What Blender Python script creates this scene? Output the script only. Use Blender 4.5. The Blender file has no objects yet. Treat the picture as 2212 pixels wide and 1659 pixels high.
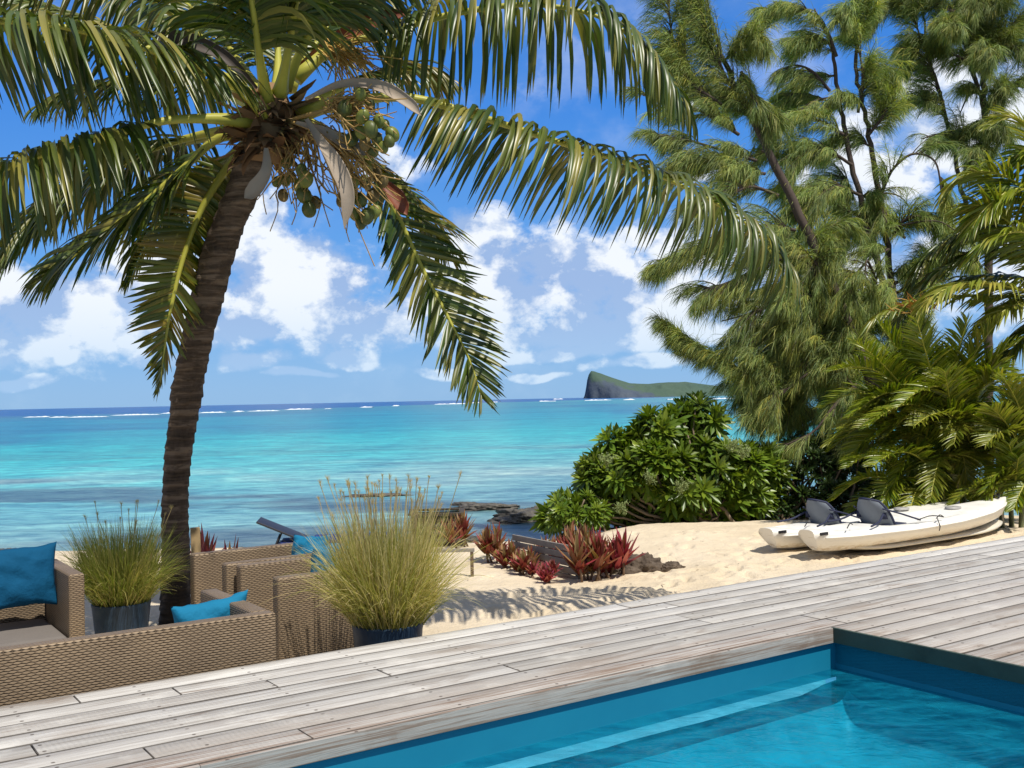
import bpy, math, random
import numpy as np
from math import radians, sin, cos, pi
from mathutils import Vector, Matrix, noise as mnoise

sc = bpy.context.scene
COL = sc.collection

# ------------------------------------------------------------------ camera
CAM_H = 1.3
PITCH, ROLL = radians(0.833), radians(-1.175)
cam_d = bpy.data.cameras.new("camera")
cam_d.sensor_width = 36.0
cam_d.lens = 36.72
cam_d.clip_start = 0.05
cam_d.clip_end = 90000.0
cam = bpy.data.objects.new("camera", cam_d)
COL.objects.link(cam)
CR = Matrix.Rotation(radians(90) + PITCH, 4, 'X') @ Matrix.Rotation(ROLL, 4, 'Z')
cam.matrix_world = Matrix.Translation((0, 0, CAM_H)) @ CR
sc.camera = cam

# ------------------------------------------------------------------ sun and sky
SUN_EL = radians(60)
SX, SY = 0.60, -0.80                      # horizontal direction towards the sun
sh = math.hypot(SX, SY)
sun_vec = Vector((SX / sh * cos(SUN_EL), SY / sh * cos(SUN_EL), sin(SUN_EL)))
sun_d = bpy.data.lights.new("sun", 'SUN')
sun_d.energy = 4.6
sun_d.angle = radians(0.53)
sun_d.color = (1.0, 0.95, 0.86)
sun = bpy.data.objects.new("sun", sun_d)
COL.objects.link(sun)
sun.rotation_mode = 'QUATERNION'
sun.rotation_quaternion = sun_vec.to_track_quat('Z', 'Y')

sc.view_settings.view_transform = 'Standard'
sc.view_settings.look = 'None'
sc.view_settings.exposure = 0.08
sc.view_settings.gamma = 1.0
sc.render.engine = 'CYCLES'
sc.cycles.max_bounces = 8
sc.cycles.transparent_max_bounces = 16
sc.cycles.caustics_reflective = False
sc.cycles.caustics_refractive = False


class NT:
    """small helper for node trees"""
    def __init__(s, tree):
        s.t = tree
        s.n = tree.nodes
        s.l = tree.links

    def node(s, typ, **kw):
        n = s.n.new(typ)
        for k, v in kw.items():
            setattr(n, k, v)
        return n

    def put(s, sock, v):
        if v is None:
            return
        if isinstance(v, bpy.types.NodeSocket):
            s.l.new(v, sock)
        else:
            if sock.type == 'RGBA' and hasattr(v, '__len__') and len(v) == 3:
                v = (*v, 1.0)
            sock.default_value = v

    def m(s, op, a, b=None, c=None, clamp=False):
        n = s.node('ShaderNodeMath', operation=op, use_clamp=clamp)
        s.put(n.inputs[0], a)
        s.put(n.inputs[1], b)
        s.put(n.inputs[2], c)
        return n.outputs[0]

    def vm(s, op, a, b=None, scale=None):
        n = s.node('ShaderNodeVectorMath', operation=op)
        s.put(n.inputs[0], a)
        if b is not None:
            s.put(n.inputs[1], b)
        if scale is not None:
            s.put(n.inputs['Scale'], scale)
        return n.outputs[0]

    def sep(s, v):
        n = s.node('ShaderNodeSeparateXYZ')
        s.put(n.inputs[0], v)
        return n.outputs

    def comb(s, x, y, z):
        n = s.node('ShaderNodeCombineXYZ')
        for i, v in enumerate((x, y, z)):
            s.put(n.inputs[i], v)
        return n.outputs[0]

    def noise(s, vec, scale, detail=4, rough=0.55, dist=0.0, out='Fac'):
        n = s.node('ShaderNodeTexNoise')
        s.put(n.inputs['Vector'], vec)
        n.inputs['Scale'].default_value = scale
        n.inputs['Detail'].default_value = detail
        n.inputs['Roughness'].default_value = rough
        n.inputs['Distortion'].default_value = dist
        return n.outputs[out]

    def ramp(s, fac, stops, interp='LINEAR'):
        n = s.node('ShaderNodeValToRGB')
        n.color_ramp.interpolation = interp
        el = n.color_ramp.elements
        while len(el) < len(stops):
            el.new(0.5)
        for e, (p, c) in zip(el, stops):
            e.position = p
            e.color = (*c, 1) if len(c) == 3 else c
        s.put(n.inputs[0], fac)
        return n.outputs['Color']

    def mix(s, fac, a, b, blend='MIX'):
        n = s.node('ShaderNodeMix', data_type='RGBA', blend_type=blend)
        s.put(n.inputs[0], fac)
        s.put(n.inputs[6], a)
        s.put(n.inputs[7], b)
        return n.outputs[2]

    def maprange(s, v, a, b, c=0.0, d=1.0, smooth=True):
        n = s.node('ShaderNodeMapRange', interpolation_type='SMOOTHSTEP' if smooth else 'LINEAR')
        s.put(n.inputs[0], v)
        for i, x in enumerate((a, b, c, d)):
            n.inputs[i + 1].default_value = x
        return n.outputs[0]


F_ = 2212 * 1.02        # focal length in the units used to lay the place out
world = bpy.data.worlds.new("World")
sc.world = world
world.use_nodes = True
wt = NT(world.node_tree)
for n in list(wt.n):
    wt.n.remove(n)
sky = wt.node('ShaderNodeTexSky', sky_type='NISHITA')
sky.sun_disc = False
sky.sun_elevation = SUN_EL
sky.sun_rotation = math.atan2(SX, SY)
sky.altitude = 0
sky.air_density = 1.0
sky.dust_density = 0.35
sky.ozone_density = 2.5
gen = wt.node('ShaderNodeTexCoord').outputs['Generated']
gx, gy, gz = wt.sep(gen)[:3]
az = wt.m('ARCTAN2', gx, gy)
el = wt.m('ARCSINE', gz)
grad = wt.ramp(wt.m('MULTIPLY', el, 1 / 0.62, clamp=True), [(0.0, (2.7, 5.7, 9.8)), (0.16, (1.35, 4.5, 10.2)), (0.45, (0.42, 2.9, 9.6)), (1.0, (0.14, 1.35, 5.6))])
skyc = wt.mix(0.80, sky.outputs[0], grad)
# cumulus banks: (azimuth centre, elevation centre, half width, half height), in thousandths of a radian
CL = [(-415, 92, 70, 40), (-345, 100, 62, 34), (-478, 66, 50, 22), (-390, 62, 90, 16),
      (-240, 150, 42, 46), (-205, 110, 76, 46), (-150, 82, 90, 26), (-262, 72, 60, 16),
      (-34, 145, 52, 36), (-20, 105, 86, 46), (62, 116, 66, 44), (130, 92, 100, 50),
      (70, 62, 130, 24), (185, 70, 60, 26), (-300, 70, 50, 20), (190, 150, 60, 34), (-246, 38, 30, 12), (-152, 42, 26, 12),
      (-395, 46, 12, 8), (-105, 220, 26, 18), (40, 43, 60, 8), (255, 100, 90, 50),
      (330, 190, 60, 40), (420, 240, 90, 50), (165, 275, 26, 14), (-560, 120, 60, 40), (-330, 36, 26, 8), (-60, 30, 40, 7), (130, 28, 60, 8), (-440, 30, 30, 6), (20, 22, 30, 5), (-210, 24, 34, 5),
      (560, 120, 90, 60), (105, 400, 50, 14), (180, 215, 40, 12)]
warp = wt.noise(gen, 9.0, 3, 0.5, out='Color')
wv = wt.sep(wt.vm('SUBTRACT', warp, (0.5, 0.5, 0.5)))
azw = wt.m('MULTIPLY_ADD', wv[0], 0.10, az)
elw = wt.m('MULTIPLY_ADD', wv[1], 0.05, el)
dens = None
for cx, cy, rx, ry in CL:
    dx = wt.m('MULTIPLY', wt.m('SUBTRACT', azw, cx / 1000), 1000 / rx)
    dy = wt.m('MULTIPLY', wt.m('SUBTRACT', elw, cy / 1000), 1000 / ry)
    q = wt.m('MULTIPLY_ADD', dx, dx, wt.m('MULTIPLY', dy, dy))
    d = wt.m('SUBTRACT', 1.0, q)
    dens = d if dens is None else wt.m('SMOOTH_MAX', dens, d, 0.5)
gs = wt.vm('MULTIPLY', gen, (1, 1, 1.35))
n1 = wt.noise(gs, 18.0, 12, 0.62, 0.1)
gs2 = wt.vm('ADD', gs, (0.008, -0.004, 0.018))
n2 = wt.noise(gs2, 15.0, 5, 0.5, 0.15)
nbig = wt.noise(gs, 5.0, 4, 0.5)
bk = wt.m('MULTIPLY', wt.m('SUBTRACT', elw, 0.092), 1 / 0.062)
bank = wt.m('SUBTRACT', 0.42, wt.m('MULTIPLY', bk, bk))
bank = wt.m('SUBTRACT', bank, wt.maprange(azw, -0.50, -0.40, 0.0, 0.0))
dens = wt.m('SMOOTH_MAX', dens, bank, 0.3)
dens = wt.m('MAXIMUM', dens, -1.6)
dd = wt.m('MULTIPLY_ADD', wt.m('SUBTRACT', n1, 0.5), 3.7, dens)
cov = wt.maprange(dd, -0.35, 0.55)
thin = wt.m('MULTIPLY', wt.maprange(wt.m('ADD', nbig, wt.m('MULTIPLY', n1, 0.35)), 0.66, 0.95), 0.30)
cov = wt.m('MAXIMUM', wt.m('MULTIPLY', cov, 0.97), thin)
lit = wt.m('MULTIPLY_ADD', wt.m('SUBTRACT', n1, n2), 8.5, 0.40)
edge = wt.maprange(dd, 0.1, 2.0, 0.32, -0.34)
litc = wt.m('ADD', lit, edge, clamp=True)
ccol = wt.mix(litc, (3.9, 5.6, 8.9), (10.4, 10.9, 11.6))
horiz = wt.maprange(el, 0.0, 0.12, 0.6, 0.0)
ccol = wt.mix(horiz, ccol, (4.6, 7.4, 10.4))
col = wt.mix(cov, skyc, ccol)
# unseen bright cloud, added overhead and inland to whiten the fill light
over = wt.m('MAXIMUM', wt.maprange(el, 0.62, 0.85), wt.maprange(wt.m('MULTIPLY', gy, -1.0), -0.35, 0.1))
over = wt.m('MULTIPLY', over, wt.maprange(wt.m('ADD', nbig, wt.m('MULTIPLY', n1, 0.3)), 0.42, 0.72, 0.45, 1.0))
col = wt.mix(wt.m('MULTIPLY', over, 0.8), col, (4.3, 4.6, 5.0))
bg = wt.node('ShaderNodeBackground')
bg.inputs['Strength'].default_value = 0.085
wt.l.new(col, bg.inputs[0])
wo = wt.node('ShaderNodeOutputWorld')
wt.l.new(bg.outputs[0], wo.inputs[0])
world.cycles.sampling_method = 'MANUAL'
world.cycles.sample_map_resolution = 512

# ------------------------------------------------------------------ positions
R3 = CR.to_3x3()
CAMP = Vector((0, 0, CAM_H))


def ray(x, y):
    return R3 @ Vector(((x - 1106) / F_, -(y - 829.5) / F_, -1.0))


def W(x, y, d):
    """place in the world seen at (x, y), d metres ahead"""
    r = ray(x, y)
    return CAMP + r * (d / r.y)


def G(x, y, z):
    r = ray(x, y)
    return CAMP + r * ((z - CAM_H) / r.z)


def D(x, y):     # source pixels to layout units
    return x * 0.8641, y * 0.8641


U = Vector((0.823, 0.568, 0))      # along the deck boards
V = Vector((-0.568, 0.823, 0))     # from pool towards the sea
UV_ = Matrix(((U.x, V.x, 0), (U.y, V.y, 0), (0, 0, 1)))


def uv(u, v, z=0.0):
    return U * u + V * v + Vector((0, 0, z))


# ------------------------------------------------------------------ object helpers
def tag(o, label=None, cat=None, group=None, kind=None):
    if label: o['label'] = label
    if cat: o['category'] = cat
    if group: o['group'] = group
    if kind: o['kind'] = kind
    return o


def thing(name, loc, label, cat, group=None):
    o = bpy.data.objects.new(name, None)
    o.empty_display_size = 0.2
    COL.objects.link(o)
    o.location = loc
    return tag(o, label, cat, group)


class MB:
    """collects geometry in world space, links it as one mesh object"""
    def __init__(s):
        s.v, s.f, s.fm, s.n, s.c = [], [], [], 0, []

    def add(s, v, f, mat=0, col=None):
        v = np.asarray(v, float).reshape(-1, 3)
        f = np.asarray(f, int)
        if f.ndim == 1:
            f = f.reshape(1, -1)
        s.v.append(v)
        s.f.append(f + s.n)
        s.fm.append(np.full(len(f), mat, int))
        if col is None:
            col = np.ones((len(v), 3))
        col = np.asarray(col, float)
        if col.ndim == 1:
            col = np.tile(col, (len(v), 1))
        s.c.append(col)
        s.n += len(v)

    def box(s, a, b, mat=0, M=None):
        (x0, y0, z0), (x1, y1, z1) = a, b
        v = np.array([(x, y, z) for z in (z0, z1) for y in (y0, y1) for x in (x0, x1)], float)
        if M is not None:
            v = np.array([tuple(M @ Vector(p)) for p in v])
        s.add(v, [(0, 2, 3, 1), (4, 5, 7, 6), (0, 1, 5, 4), (2, 6, 7, 3), (0, 4, 6, 2), (1, 3, 7, 5)], mat)

    def tube(s, pts, rad, seg=8, mat=0, cap=True, col=None):
        pts = np.asarray([tuple(p) for p in pts], float)
        k = len(pts)
        rad = np.broadcast_to(np.asarray(rad, float), (k,))
        T = np.gradient(pts, axis=0)
        T /= np.linalg.norm(T, axis=1)[:, None] + 1e-9
        ref = np.array((0, 0, 1.0)) if abs(T[0][2]) < 0.9 else np.array((1.0, 0, 0))
        A = np.cross(T, ref); A /= np.linalg.norm(A, axis=1)[:, None] + 1e-9
        B = np.cross(T, A)
        an = np.arange(seg) / seg * 2 * pi
        v = (pts[:, None] + rad[:, None, None] * (A[:, None] * np.cos(an)[None, :, None] + B[:, None] * np.sin(an)[None, :, None]))
        i = np.arange(k - 1)[:, None] * seg
        j = np.arange(seg)[None]
        f = np.stack([i + j, i + (j + 1) % seg, i + seg + (j + 1) % seg, i + seg + j], -1).reshape(-1, 4)
        n0 = s.n
        s.add(v.reshape(-1, 3), f, mat, col)
        if cap:
            s.f.append(np.array([[n0 + q for q in range(seg)][::-1]])); s.fm.append(np.array([mat]))
            s.f.append(np.array([[n0 + (k - 1) * seg + q for q in range(seg)]])); s.fm.append(np.array([mat]))

    def grid(s, P, mat=0, col=None, closed=False):
        P = np.asarray(P, float)
        a, b = P.shape[:2]
        i = np.arange(a - 1)[:, None] * b
        bb = b if closed else b - 1
        j = np.arange(bb)[None]
        f = np.stack([i + j, i + (j + 1) % b, i + b + (j + 1) % b, i + b + j], -1).reshape(-1, 4)
        s.add(P.reshape(-1, 3), f, mat, None if col is None else np.asarray(col).reshape(-1, 3))

    def build(s, name, mats, parent=None, smooth=True, bevel=0.0, cube_uv=False, colors=False, loc=None, M=None):
        me = bpy.data.meshes.new(name)
        v = np.concatenate(s.v)
        off = np.zeros(3)
        if parent is not None:
            off = np.array(parent.location)
            p = parent.parent
            while p is not None:
                off = off + np.array(p.location); p = p.parent
        elif loc is not None:
            off = np.array(loc)
        v = v - off
        nl = [np.full(len(f), f.shape[1]) for f in s.f]
        tot = np.concatenate(nl)
        loops = np.concatenate([f.reshape(-1) for f in s.f])
        me.vertices.add(len(v)); me.vertices.foreach_set('co', v.reshape(-1))
        me.loops.add(len(loops)); me.loops.foreach_set('vertex_index', loops)
        me.polygons.add(len(tot))
        me.polygons.foreach_set('loop_start', np.concatenate(([0], np.cumsum(tot)[:-1])))
        me.polygons.foreach_set('material_index', np.concatenate(s.fm))
        me.update(calc_edges=True)
        if not isinstance(mats, (list, tuple)): mats = [mats]
        for m in mats: me.materials.append(m)
        if colors:
            ca = me.color_attributes.new('Col', 'FLOAT_COLOR', 'POINT')
            c = np.concatenate(s.c)
            ca.data.foreach_set('color', np.hstack([c, np.ones((len(c), 1))]).reshape(-1))
        if bevel:
            import bmesh
            bm = bmesh.new(); bm.from_mesh(me)
            es = [e for e in bm.edges if len(e.link_faces) == 2 and e.calc_face_angle(0) > 0.6]
            bmesh.ops.bevel(bm, geom=es, offset=bevel, segments=3, profile=0.6, affect='EDGES')
            bm.to_mesh(me); bm.free()
        if cube_uv:
            ul = me.uv_layers.new(name='UV')
            uvs = np.empty((len(me.loops), 2))
            for p in me.polygons:
                n = p.normal
                for li in p.loop_indices:
                    c = me.vertices[me.loops[li].vertex_index].co
                    cu = c.x * U.x + c.y * U.y
                    cv = c.x * V.x + c.y * V.y
                    if abs(n.z) > 0.6:
                        uvs[li] = (cu, cv) if cube_uv != 'swap' else (cv, cu)
                    elif abs(n.x * U.x + n.y * U.y) > 0.7:
                        uvs[li] = (cv, c.z)
                    else:
                        uvs[li] = (cu, c.z)
            ul.data.foreach_set('uv', uvs.reshape(-1))
        if smooth:
            me.polygons.foreach_set('use_smooth', np.ones(len(me.polygons), bool))
        o = bpy.data.objects.new(name, me)
        COL.objects.link(o)
        if parent is not None:
            o.parent = parent
        elif loc is not None:
            o.location = loc
        return o


def smooth_by_angle(o, ang=35):
    me = o.data
    import bmesh
    bm = bmesh.new(); bm.from_mesh(me)
    for e in bm.edges:
        if len(e.link_faces) == 2 and e.calc_face_angle(0) > radians(ang):
            e.smooth = False
    bm.to_mesh(me); bm.free()


def catmull(pts, n):
    P = np.asarray([tuple(p) for p in pts], float)
    P = np.vstack([2 * P[0] - P[1], P, 2 * P[-1] - P[-2]])
    m = len(P) - 3
    t = np.linspace(0, m - 1e-6, n)
    i = t.astype(int); f = (t - i)[:, None]
    p0, p1, p2, p3 = P[i], P[i + 1], P[i + 2], P[i + 3]
    return 0.5 * (2 * p1 + (p2 - p0) * f + (2 * p0 - 5 * p1 + 4 * p2 - p3) * f ** 2 + (3 * p1 - p0 - 3 * p2 + p3) * f ** 3)


def nrm(a):
    return a / (np.linalg.norm(a, axis=-1, keepdims=True) + 1e-12)


def strips(mb, P, Dr, Ln, Wd, grav, Wref, nseg=5, prof=None, fold=0.0, mat=0, rng=None, jit=0.0, col=None, twist=0.0, gpow=1.0):
    """many tapering ribbons at once; Wref = vector the blade width leans to"""
    L = len(P)
    pos = np.array(P, float); d = nrm(np.array(Dr, float))
    Ln = np.broadcast_to(Ln, (L,)); Wd = np.broadcast_to(Wd, (L,))
    grav = np.asarray(grav, float)
    if prof is None:
        prof = np.sin(np.linspace(0.25, pi, nseg + 1)) ** 0.7
        prof[-1] = 0.04
    k = 3 if fold else 2
    rows = []
    for s_ in range(nseg + 1):
        w = Wref - d * np.sum(Wref * d, -1, keepdims=True)
        w = nrm(w)
        if not (np.isscalar(twist) and twist == 0):
            nn = np.cross(d, w)
            a = twist * s_ / nseg
            w = w * np.cos(a) + nn * np.sin(a) if np.isscalar(a) else w * np.cos(a)[:, None] + nn * np.sin(a)[:, None]
        hw = (Wd * prof[s_] * 0.5)[:, None]
        row = [pos - w * hw, pos + w * hw]
        if fold:
            nn = np.cross(d, w)
            row.insert(1, pos + nn * hw * fold)
        rows.append(np.stack(row, 1))
        pos = pos + d * (Ln / nseg)[:, None]
        g = grav * ((s_ + 1) / nseg) ** gpow
        d = d + g
        if jit and rng is not None:
            d = d + rng.normal(0, jit, d.shape)
        d = nrm(d)
    A = np.stack(rows, 1)          # L, nseg+1, k, 3
    base = (np.arange(L) * (nseg + 1) * k)[:, None, None]
    r = (np.arange(nseg) * k)[None, :, None]
    q = np.arange(k - 1)[None, None, :]
    f = np.stack([base + r + q, base + r + q + 1, base + r + k + q + 1, base + r + k + q], -1).reshape(-1, 4)
    cc = None
    if col is not None:
        cc = np.repeat(np.asarray(col, float), (nseg + 1) * k, axis=0)
    mb.add(A.reshape(-1, 3), f, mat, cc)
    return pos


# ------------------------------------------------------------------ materials
def new_mat(name):
    m = bpy.data.materials.new(name)
    m.use_nodes = True
    t = NT(m.node_tree)
    for n in list(t.n): t.n.remove(n)
    out = t.node('ShaderNodeOutputMaterial')
    return m, t, out


def principled(t, out, base, rough=0.6, spec=0.5, bump=None, bstr=0.3, bdist=0.01, metal=0.0, coat=0.0):
    b = t.node('ShaderNodeBsdfPrincipled')
    t.put(b.inputs['Base Color'], base)
    t.put(b.inputs['Roughness'], rough)
    t.put(b.inputs['Specular IOR Level'], spec)
    b.inputs['Metallic'].default_value = metal
    b.inputs['Coat Weight'].default_value = coat
    if bump is not None:
        bn = t.node('ShaderNodeBump')
        bn.inputs['Strength'].default_value = bstr
        bn.inputs['Distance'].default_value = bdist
        t.put(bn.inputs['Height'], bump)
        t.l.new(bn.outputs[0], b.inputs['Normal'])
    t.l.new(b.outputs[0], out.inputs[0])
    return b


def simple_mat(name, col, rough=0.6, var=0.15, scale=12, spec=0.4, bstr=0.2, bdist=0.005, metal=0.0, coat=0.0):
    m, t, out = new_mat(name)
    oc = t.node('ShaderNodeTexCoord').outputs['Object']
    n = t.noise(oc, scale, 5, 0.6)
    c = t.mix(n, tuple(x * (1 - var) for x in col), tuple(min(1, x * (1 + var)) for x in col))
    principled(t, out, c, rough, spec, t.noise(oc, scale * 6, 4), bstr, bdist, metal, coat)
    return m


def leaf_mat(name, cols, rough=0.35, trans=0.25, spec=0.5, use_col=False, coord_scale=1.2):
    """leaf: colour differs per leaflet, thin enough to let light through"""
    m, t, out = new_mat(name)
    geo = t.node('ShaderNodeNewGeometry')
    oc = t.node('ShaderNodeTexCoord').outputs['Object']
    r = geo.outputs['Random Per Island']
    k = len(cols)
    c = t.ramp(r, [(i / max(1, k - 1), x) for i, x in enumerate(cols)])
    n = t.noise(oc, coord_scale, 3, 0.6)
    c = t.mix(1.0, c, t.ramp(n, [(0.3, (0.75, 0.78, 0.7)), (0.7, (1.2, 1.15, 1.0))]), 'MULTIPLY')
    if use_col:
        at = t.node('ShaderNodeAttribute', attribute_name='Col')
        c = t.mix(1.0, c, at.outputs['Color'], 'MULTIPLY')
    b = t.node('ShaderNodeBsdfPrincipled')
    t.put(b.inputs['Base Color'], c)
    b.inputs['Roughness'].default_value = rough
    b.inputs['Specular IOR Level'].default_value = spec
    tr = t.node('ShaderNodeBsdfTranslucent')
    t.l.new(t.mix(1.0, c, (1.5, 1.6, 0.6), 'MULTIPLY'), tr.inputs[0])
    mx = t.node('ShaderNodeMixShader')
    mx.inputs[0].default_value = trans
    t.l.new(b.outputs[0], mx.inputs[1])
    t.l.new(tr.outputs[0], mx.inputs[2])
    t.l.new(mx.outputs[0], out.inputs[0])
    return m
# ================================================================== SETTING: sea, sand, deck, pool
def fbm(x, y, seed=0, octv=4):
    """cheap value noise on arrays"""
    r = np.zeros_like(x, float); a = 0.5; tot = 0
    for o in range(octv):
        xi = np.floor(x).astype(int); yi = np.floor(y).astype(int)
        fx = x - xi; fy = y - yi
        fx = fx * fx * (3 - 2 * fx); fy = fy * fy * (3 - 2 * fy)

        def h(i, j):
            n = (i * 374761393 + j * 668265263 + (seed + o) * 974634777) & 0x7fffffff
            n = ((n ^ (n >> 13)) * 1274126177) & 0x7fffffff
            return ((n ^ (n >> 16)) & 0xffff) / 65535.0
        v = (h(xi, yi) * (1 - fx) + h(xi + 1, yi) * fx) * (1 - fy) + (h(xi, yi + 1) * (1 - fx) + h(xi + 1, yi + 1) * fx) * fy
        r += a * v; tot += a; a *= 0.5
        x = x * 2.03 + 11.3; y = y * 2.03 + 5.7
    return r / tot


def sstep(x, a, b):
    t = np.clip((x - a) / (b - a), 0, 1)
    return t * t * (3 - 2 * t)


SEA_Z = -1.2
# --- sea: a fan of cells to the horizon; seabed colour (sand, reef, deep) varies in patches
na, nr = 420, 460
ang = np.linspace(radians(-80), radians(80), na)
inv = np.linspace(1 / 15.0, 1 / 60000.0, nr)
rad_ = 1 / inv
rad_ = np.concatenate([rad_[:-60], np.geomspace(rad_[-60], 60000, 60)])
AA, RR = np.meshgrid(ang, rad_, indexing='ij')
X = np.sin(AA) * RR; Y = np.cos(AA) * RR
azm = np.arctan2(X, Y)
lr = np.log(np.maximum(Y, 1.0))
wob = (fbm(X / 40, Y / 60, 3) - 0.5)


def c3(*c): return np.array(c, float)


deep = c3(0.001, 0.085, 0.26); reefd = c3(0.014, 0.115, 0.24); teal = c3(0.006, 0.27, 0.33)
turq = c3(0.025, 0.41, 0.39); pale = c3(0.17, 0.50, 0.47); flat_ = c3(0.24, 0.42, 0.39); seagreen = c3(0.06, 0.27, 0.25)
# distance bands, pushed out on the right where the lagoon widens
right = sstep(azm, -0.45, 0.15)
stops = [12, 19, 25, 34, 47, 70, 110, 180, 300, 60000]
colsL = [flat_, flat_, pale * 0.75 + flat_ * .25, turq * 0.6 + pale * 0.4, turq, turq * .8 + teal * .2, teal, teal, reefd, reefd]
colsR = [flat_, flat_, flat_, flat_, turq * 0.8 + flat_ * .2, turq, turq * .45 + teal * .55, teal, seagreen * .5 + teal * .5, seagreen]
yw = np.exp(lr + wob * 0.55)


def bands(cols):
    return np.stack([np.interp(np.log(yw), np.log(stops), [c[i] for c in cols]) for i in range(3)], -1)


base = bands(colsL) * (1 - right[..., None]) + bands(colsR) * right[..., None]
# dark reef patches, light sand patches
p1 = sstep(fbm(X / 12 + 3, Y / 6, 7, 6), 0.47, 0.58)
near = 1 - sstep(Y, 28, 70)
base = base * (1 - (0.78 * p1 * near)[..., None]) + c3(0.075, 0.105, 0.115) * (0.78 * p1 * near)[..., None]
p2 = sstep(fbm(X / 30 + 9, Y / 40 + 2, 21, 5), 0.52, 0.68) * sstep(Y, 30, 60)
base = base * (1 - 0.65 * p2[..., None]) + c3(0.008, 0.15, 0.25) * 0.65 * p2[..., None]
p3 = sstep(fbm(X / 9 + 40, Y / 9 + 8, 31, 4), 0.60, 0.75) * near
base = base * (1 - 0.45 * p3[..., None]) + c3(0.30, 0.40, 0.36) * 0.45 * p3[..., None]
# reef line and the deep sea beyond it
reef_inv = np.interp(np.tan(azm), [-2, -0.47, -0.21, -0.047, 0.18, 2], [.0040, .0029, .00215, .00133, .0004, .0002])
reef_y = 1 / reef_inv
t_ = np.log(Y / reef_y) + (fbm(X / 60, Y / 60, 77, 3) - 0.5) * 0.25
reef_mix = sstep(t_, -0.02, 0.10)
shal = np.exp(-((t_ + 0.20) / 0.18) ** 2) * 0.35
base = base * (1 - shal[..., None]) + seagreen * shal[..., None]
base = base * (1 - reef_mix[..., None]) + deep * reef_mix[..., None]
mb = MB()
Zs = np.full_like(X, SEA_Z)
mb.grid(np.stack([X, Y, Zs], -1), 0, base)
m, t, out = new_mat('sea_water')
at = t.node('ShaderNodeAttribute', attribute_name='Col')
oc = t.node('ShaderNodeTexCoord').outputs['Object']
w1 = t.noise(t.vm('MULTIPLY', oc, (0.35, 0.8, 1)), 1.3, 6, 0.62, 0.6)
w2 = t.noise(t.vm('MULTIPLY', oc, (0.45, 1.0, 1)), 4.0, 5, 0.7, 0.3)
w3 = t.noise(t.vm('MULTIPLY', oc, (0.02, 0.06, 1)), 1.0, 8, 0.62, 0.5)
h = t.m('ADD', t.m('MULTIPLY', w1, 0.7), t.m('MULTIPLY', w2, 0.22))
cc = t.mix(1.0, at.outputs['Color'], t.ramp(w3, [(0.30, (0.40, 0.62, 0.76)), (0.5, (0.95, 0.97, 0.98)), (0.70, (1.45, 1.22, 1.15))]), 'MULTIPLY')
cc = t.mix(1.0, cc, t.ramp(w2, [(0.38, (0.55, 0.66, 0.76)), (0.5, (0.95, 0.97, 1.0)), (0.62, (1.25, 1.2, 1.15))]), 'MULTIPLY')
cc = t.mix(1.0, cc, t.ramp(w1, [(0.34, (0.42, 0.55, 0.66)), (0.50, (0.92, 0.95, 0.98)), (0.64, (1.35, 1.28, 1.22))]), 'MULTIPLY')
b = principled(t, out, cc, 0.30, 0.22, h, 0.9, 0.16)
sea_mat = m
sea = tag(mb.build('sea', sea_mat, colors=True, loc=(0, 0, 0)), kind='structure')

# surf breaking on the reef
rng = np.random.default_rng(5)
mb = MB()
SURF = [(60, 110, 901), (115, 148, 901.5), (150, 232, 901), (248, 346, 896.5), (355, 372, 893), (436, 488, 891.5), (508, 524, 889.5), (540, 606, 888), (618, 676, 884.5), (705, 716, 883), (780, 806, 880), (850, 862, 877),
        (940, 1010, 873), (1020, 1040, 870.5), (1165, 1200, 867), (1195, 1215, 862.5), (1262, 1320, 864.8), (1345, 1370, 863.8), (1440, 1500, 862.6), (1505, 1590, 861.6), (1640, 1700, 856), (1060, 1075, 869)]
for x0, x1, yy in SURF:
    k = max(6, int((x1 - x0) / 4))
    row = []
    ya = yy - 0.0205 * 0
    for i in range(k + 1):
        x = x0 + (x1 - x0) * i / k
        ymid = yy - (x - (x0 + x1) / 2) * 0.0205
        p = G(x, ymid, SEA_Z)
        d = p.y
        hgt = d / F_ * 2.1 * sin(pi * (i + 0.35) / (k + 0.7)) ** 0.4 * rng.uniform(0.35, 1.3)
        dp = d * 0.012
        row.append([(p.x, p.y - dp, SEA_Z + 0.02), (p.x, p.y - dp * .3, SEA_Z + hgt * .75), (p.x, p.y, SEA_Z + hgt), (p.x, p.y + dp, SEA_Z - 0.1)])
    mb.grid(row)
foam_mat = simple_mat('surf_foam', (0.80, 0.83, 0.85), 0.9, 0.08, 0.3)
o = tag(mb.build('reef_surf', foam_mat), 'broken line of white surf breaking along the far reef', 'surf', kind='stuff')

# --- headland far away on the right
prof = [(1262, 853), (1263.5, 842), (1266, 828), (1268, 812), (1271, 802), (1276, 795), (1284, 796), (1300, 802), (1330, 812), (1360, 821), (1400, 822.5), (1430, 819.5), (1480, 818), (1520, 823.5), (1550, 827), (1575, 824), (1640, 826), (1720, 834), (1800, 841), (1900, 846), (1990, 852)]
DM = 3000.0
px = [W(x, y, DM).x for x, y in prof]; pz = [W(x, y, DM).z - W(x, 855.0 - (x - 1263) * 0.0205, DM).z for x, y in prof]
gx_ = np.linspace(px[0] - 10, px[-1], 260); gy_ = np.linspace(-1, 1, 60)
hx = np.interp(gx_, px, pz); hx[gx_ < px[0]] = 0
GX, GY = np.meshgrid(gx_, gy_, indexing='ij')
width = np.interp(gx_, [px[0], px[8], px[-1]], [50, 150, 330])[:, None]
ridge = -0.25 * np.exp(-((gx_ - px[5]) / 60.0) ** 2)[:, None]
shape = np.clip(1 - np.abs(GY - ridge) ** 1.5, 0, 1)
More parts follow.
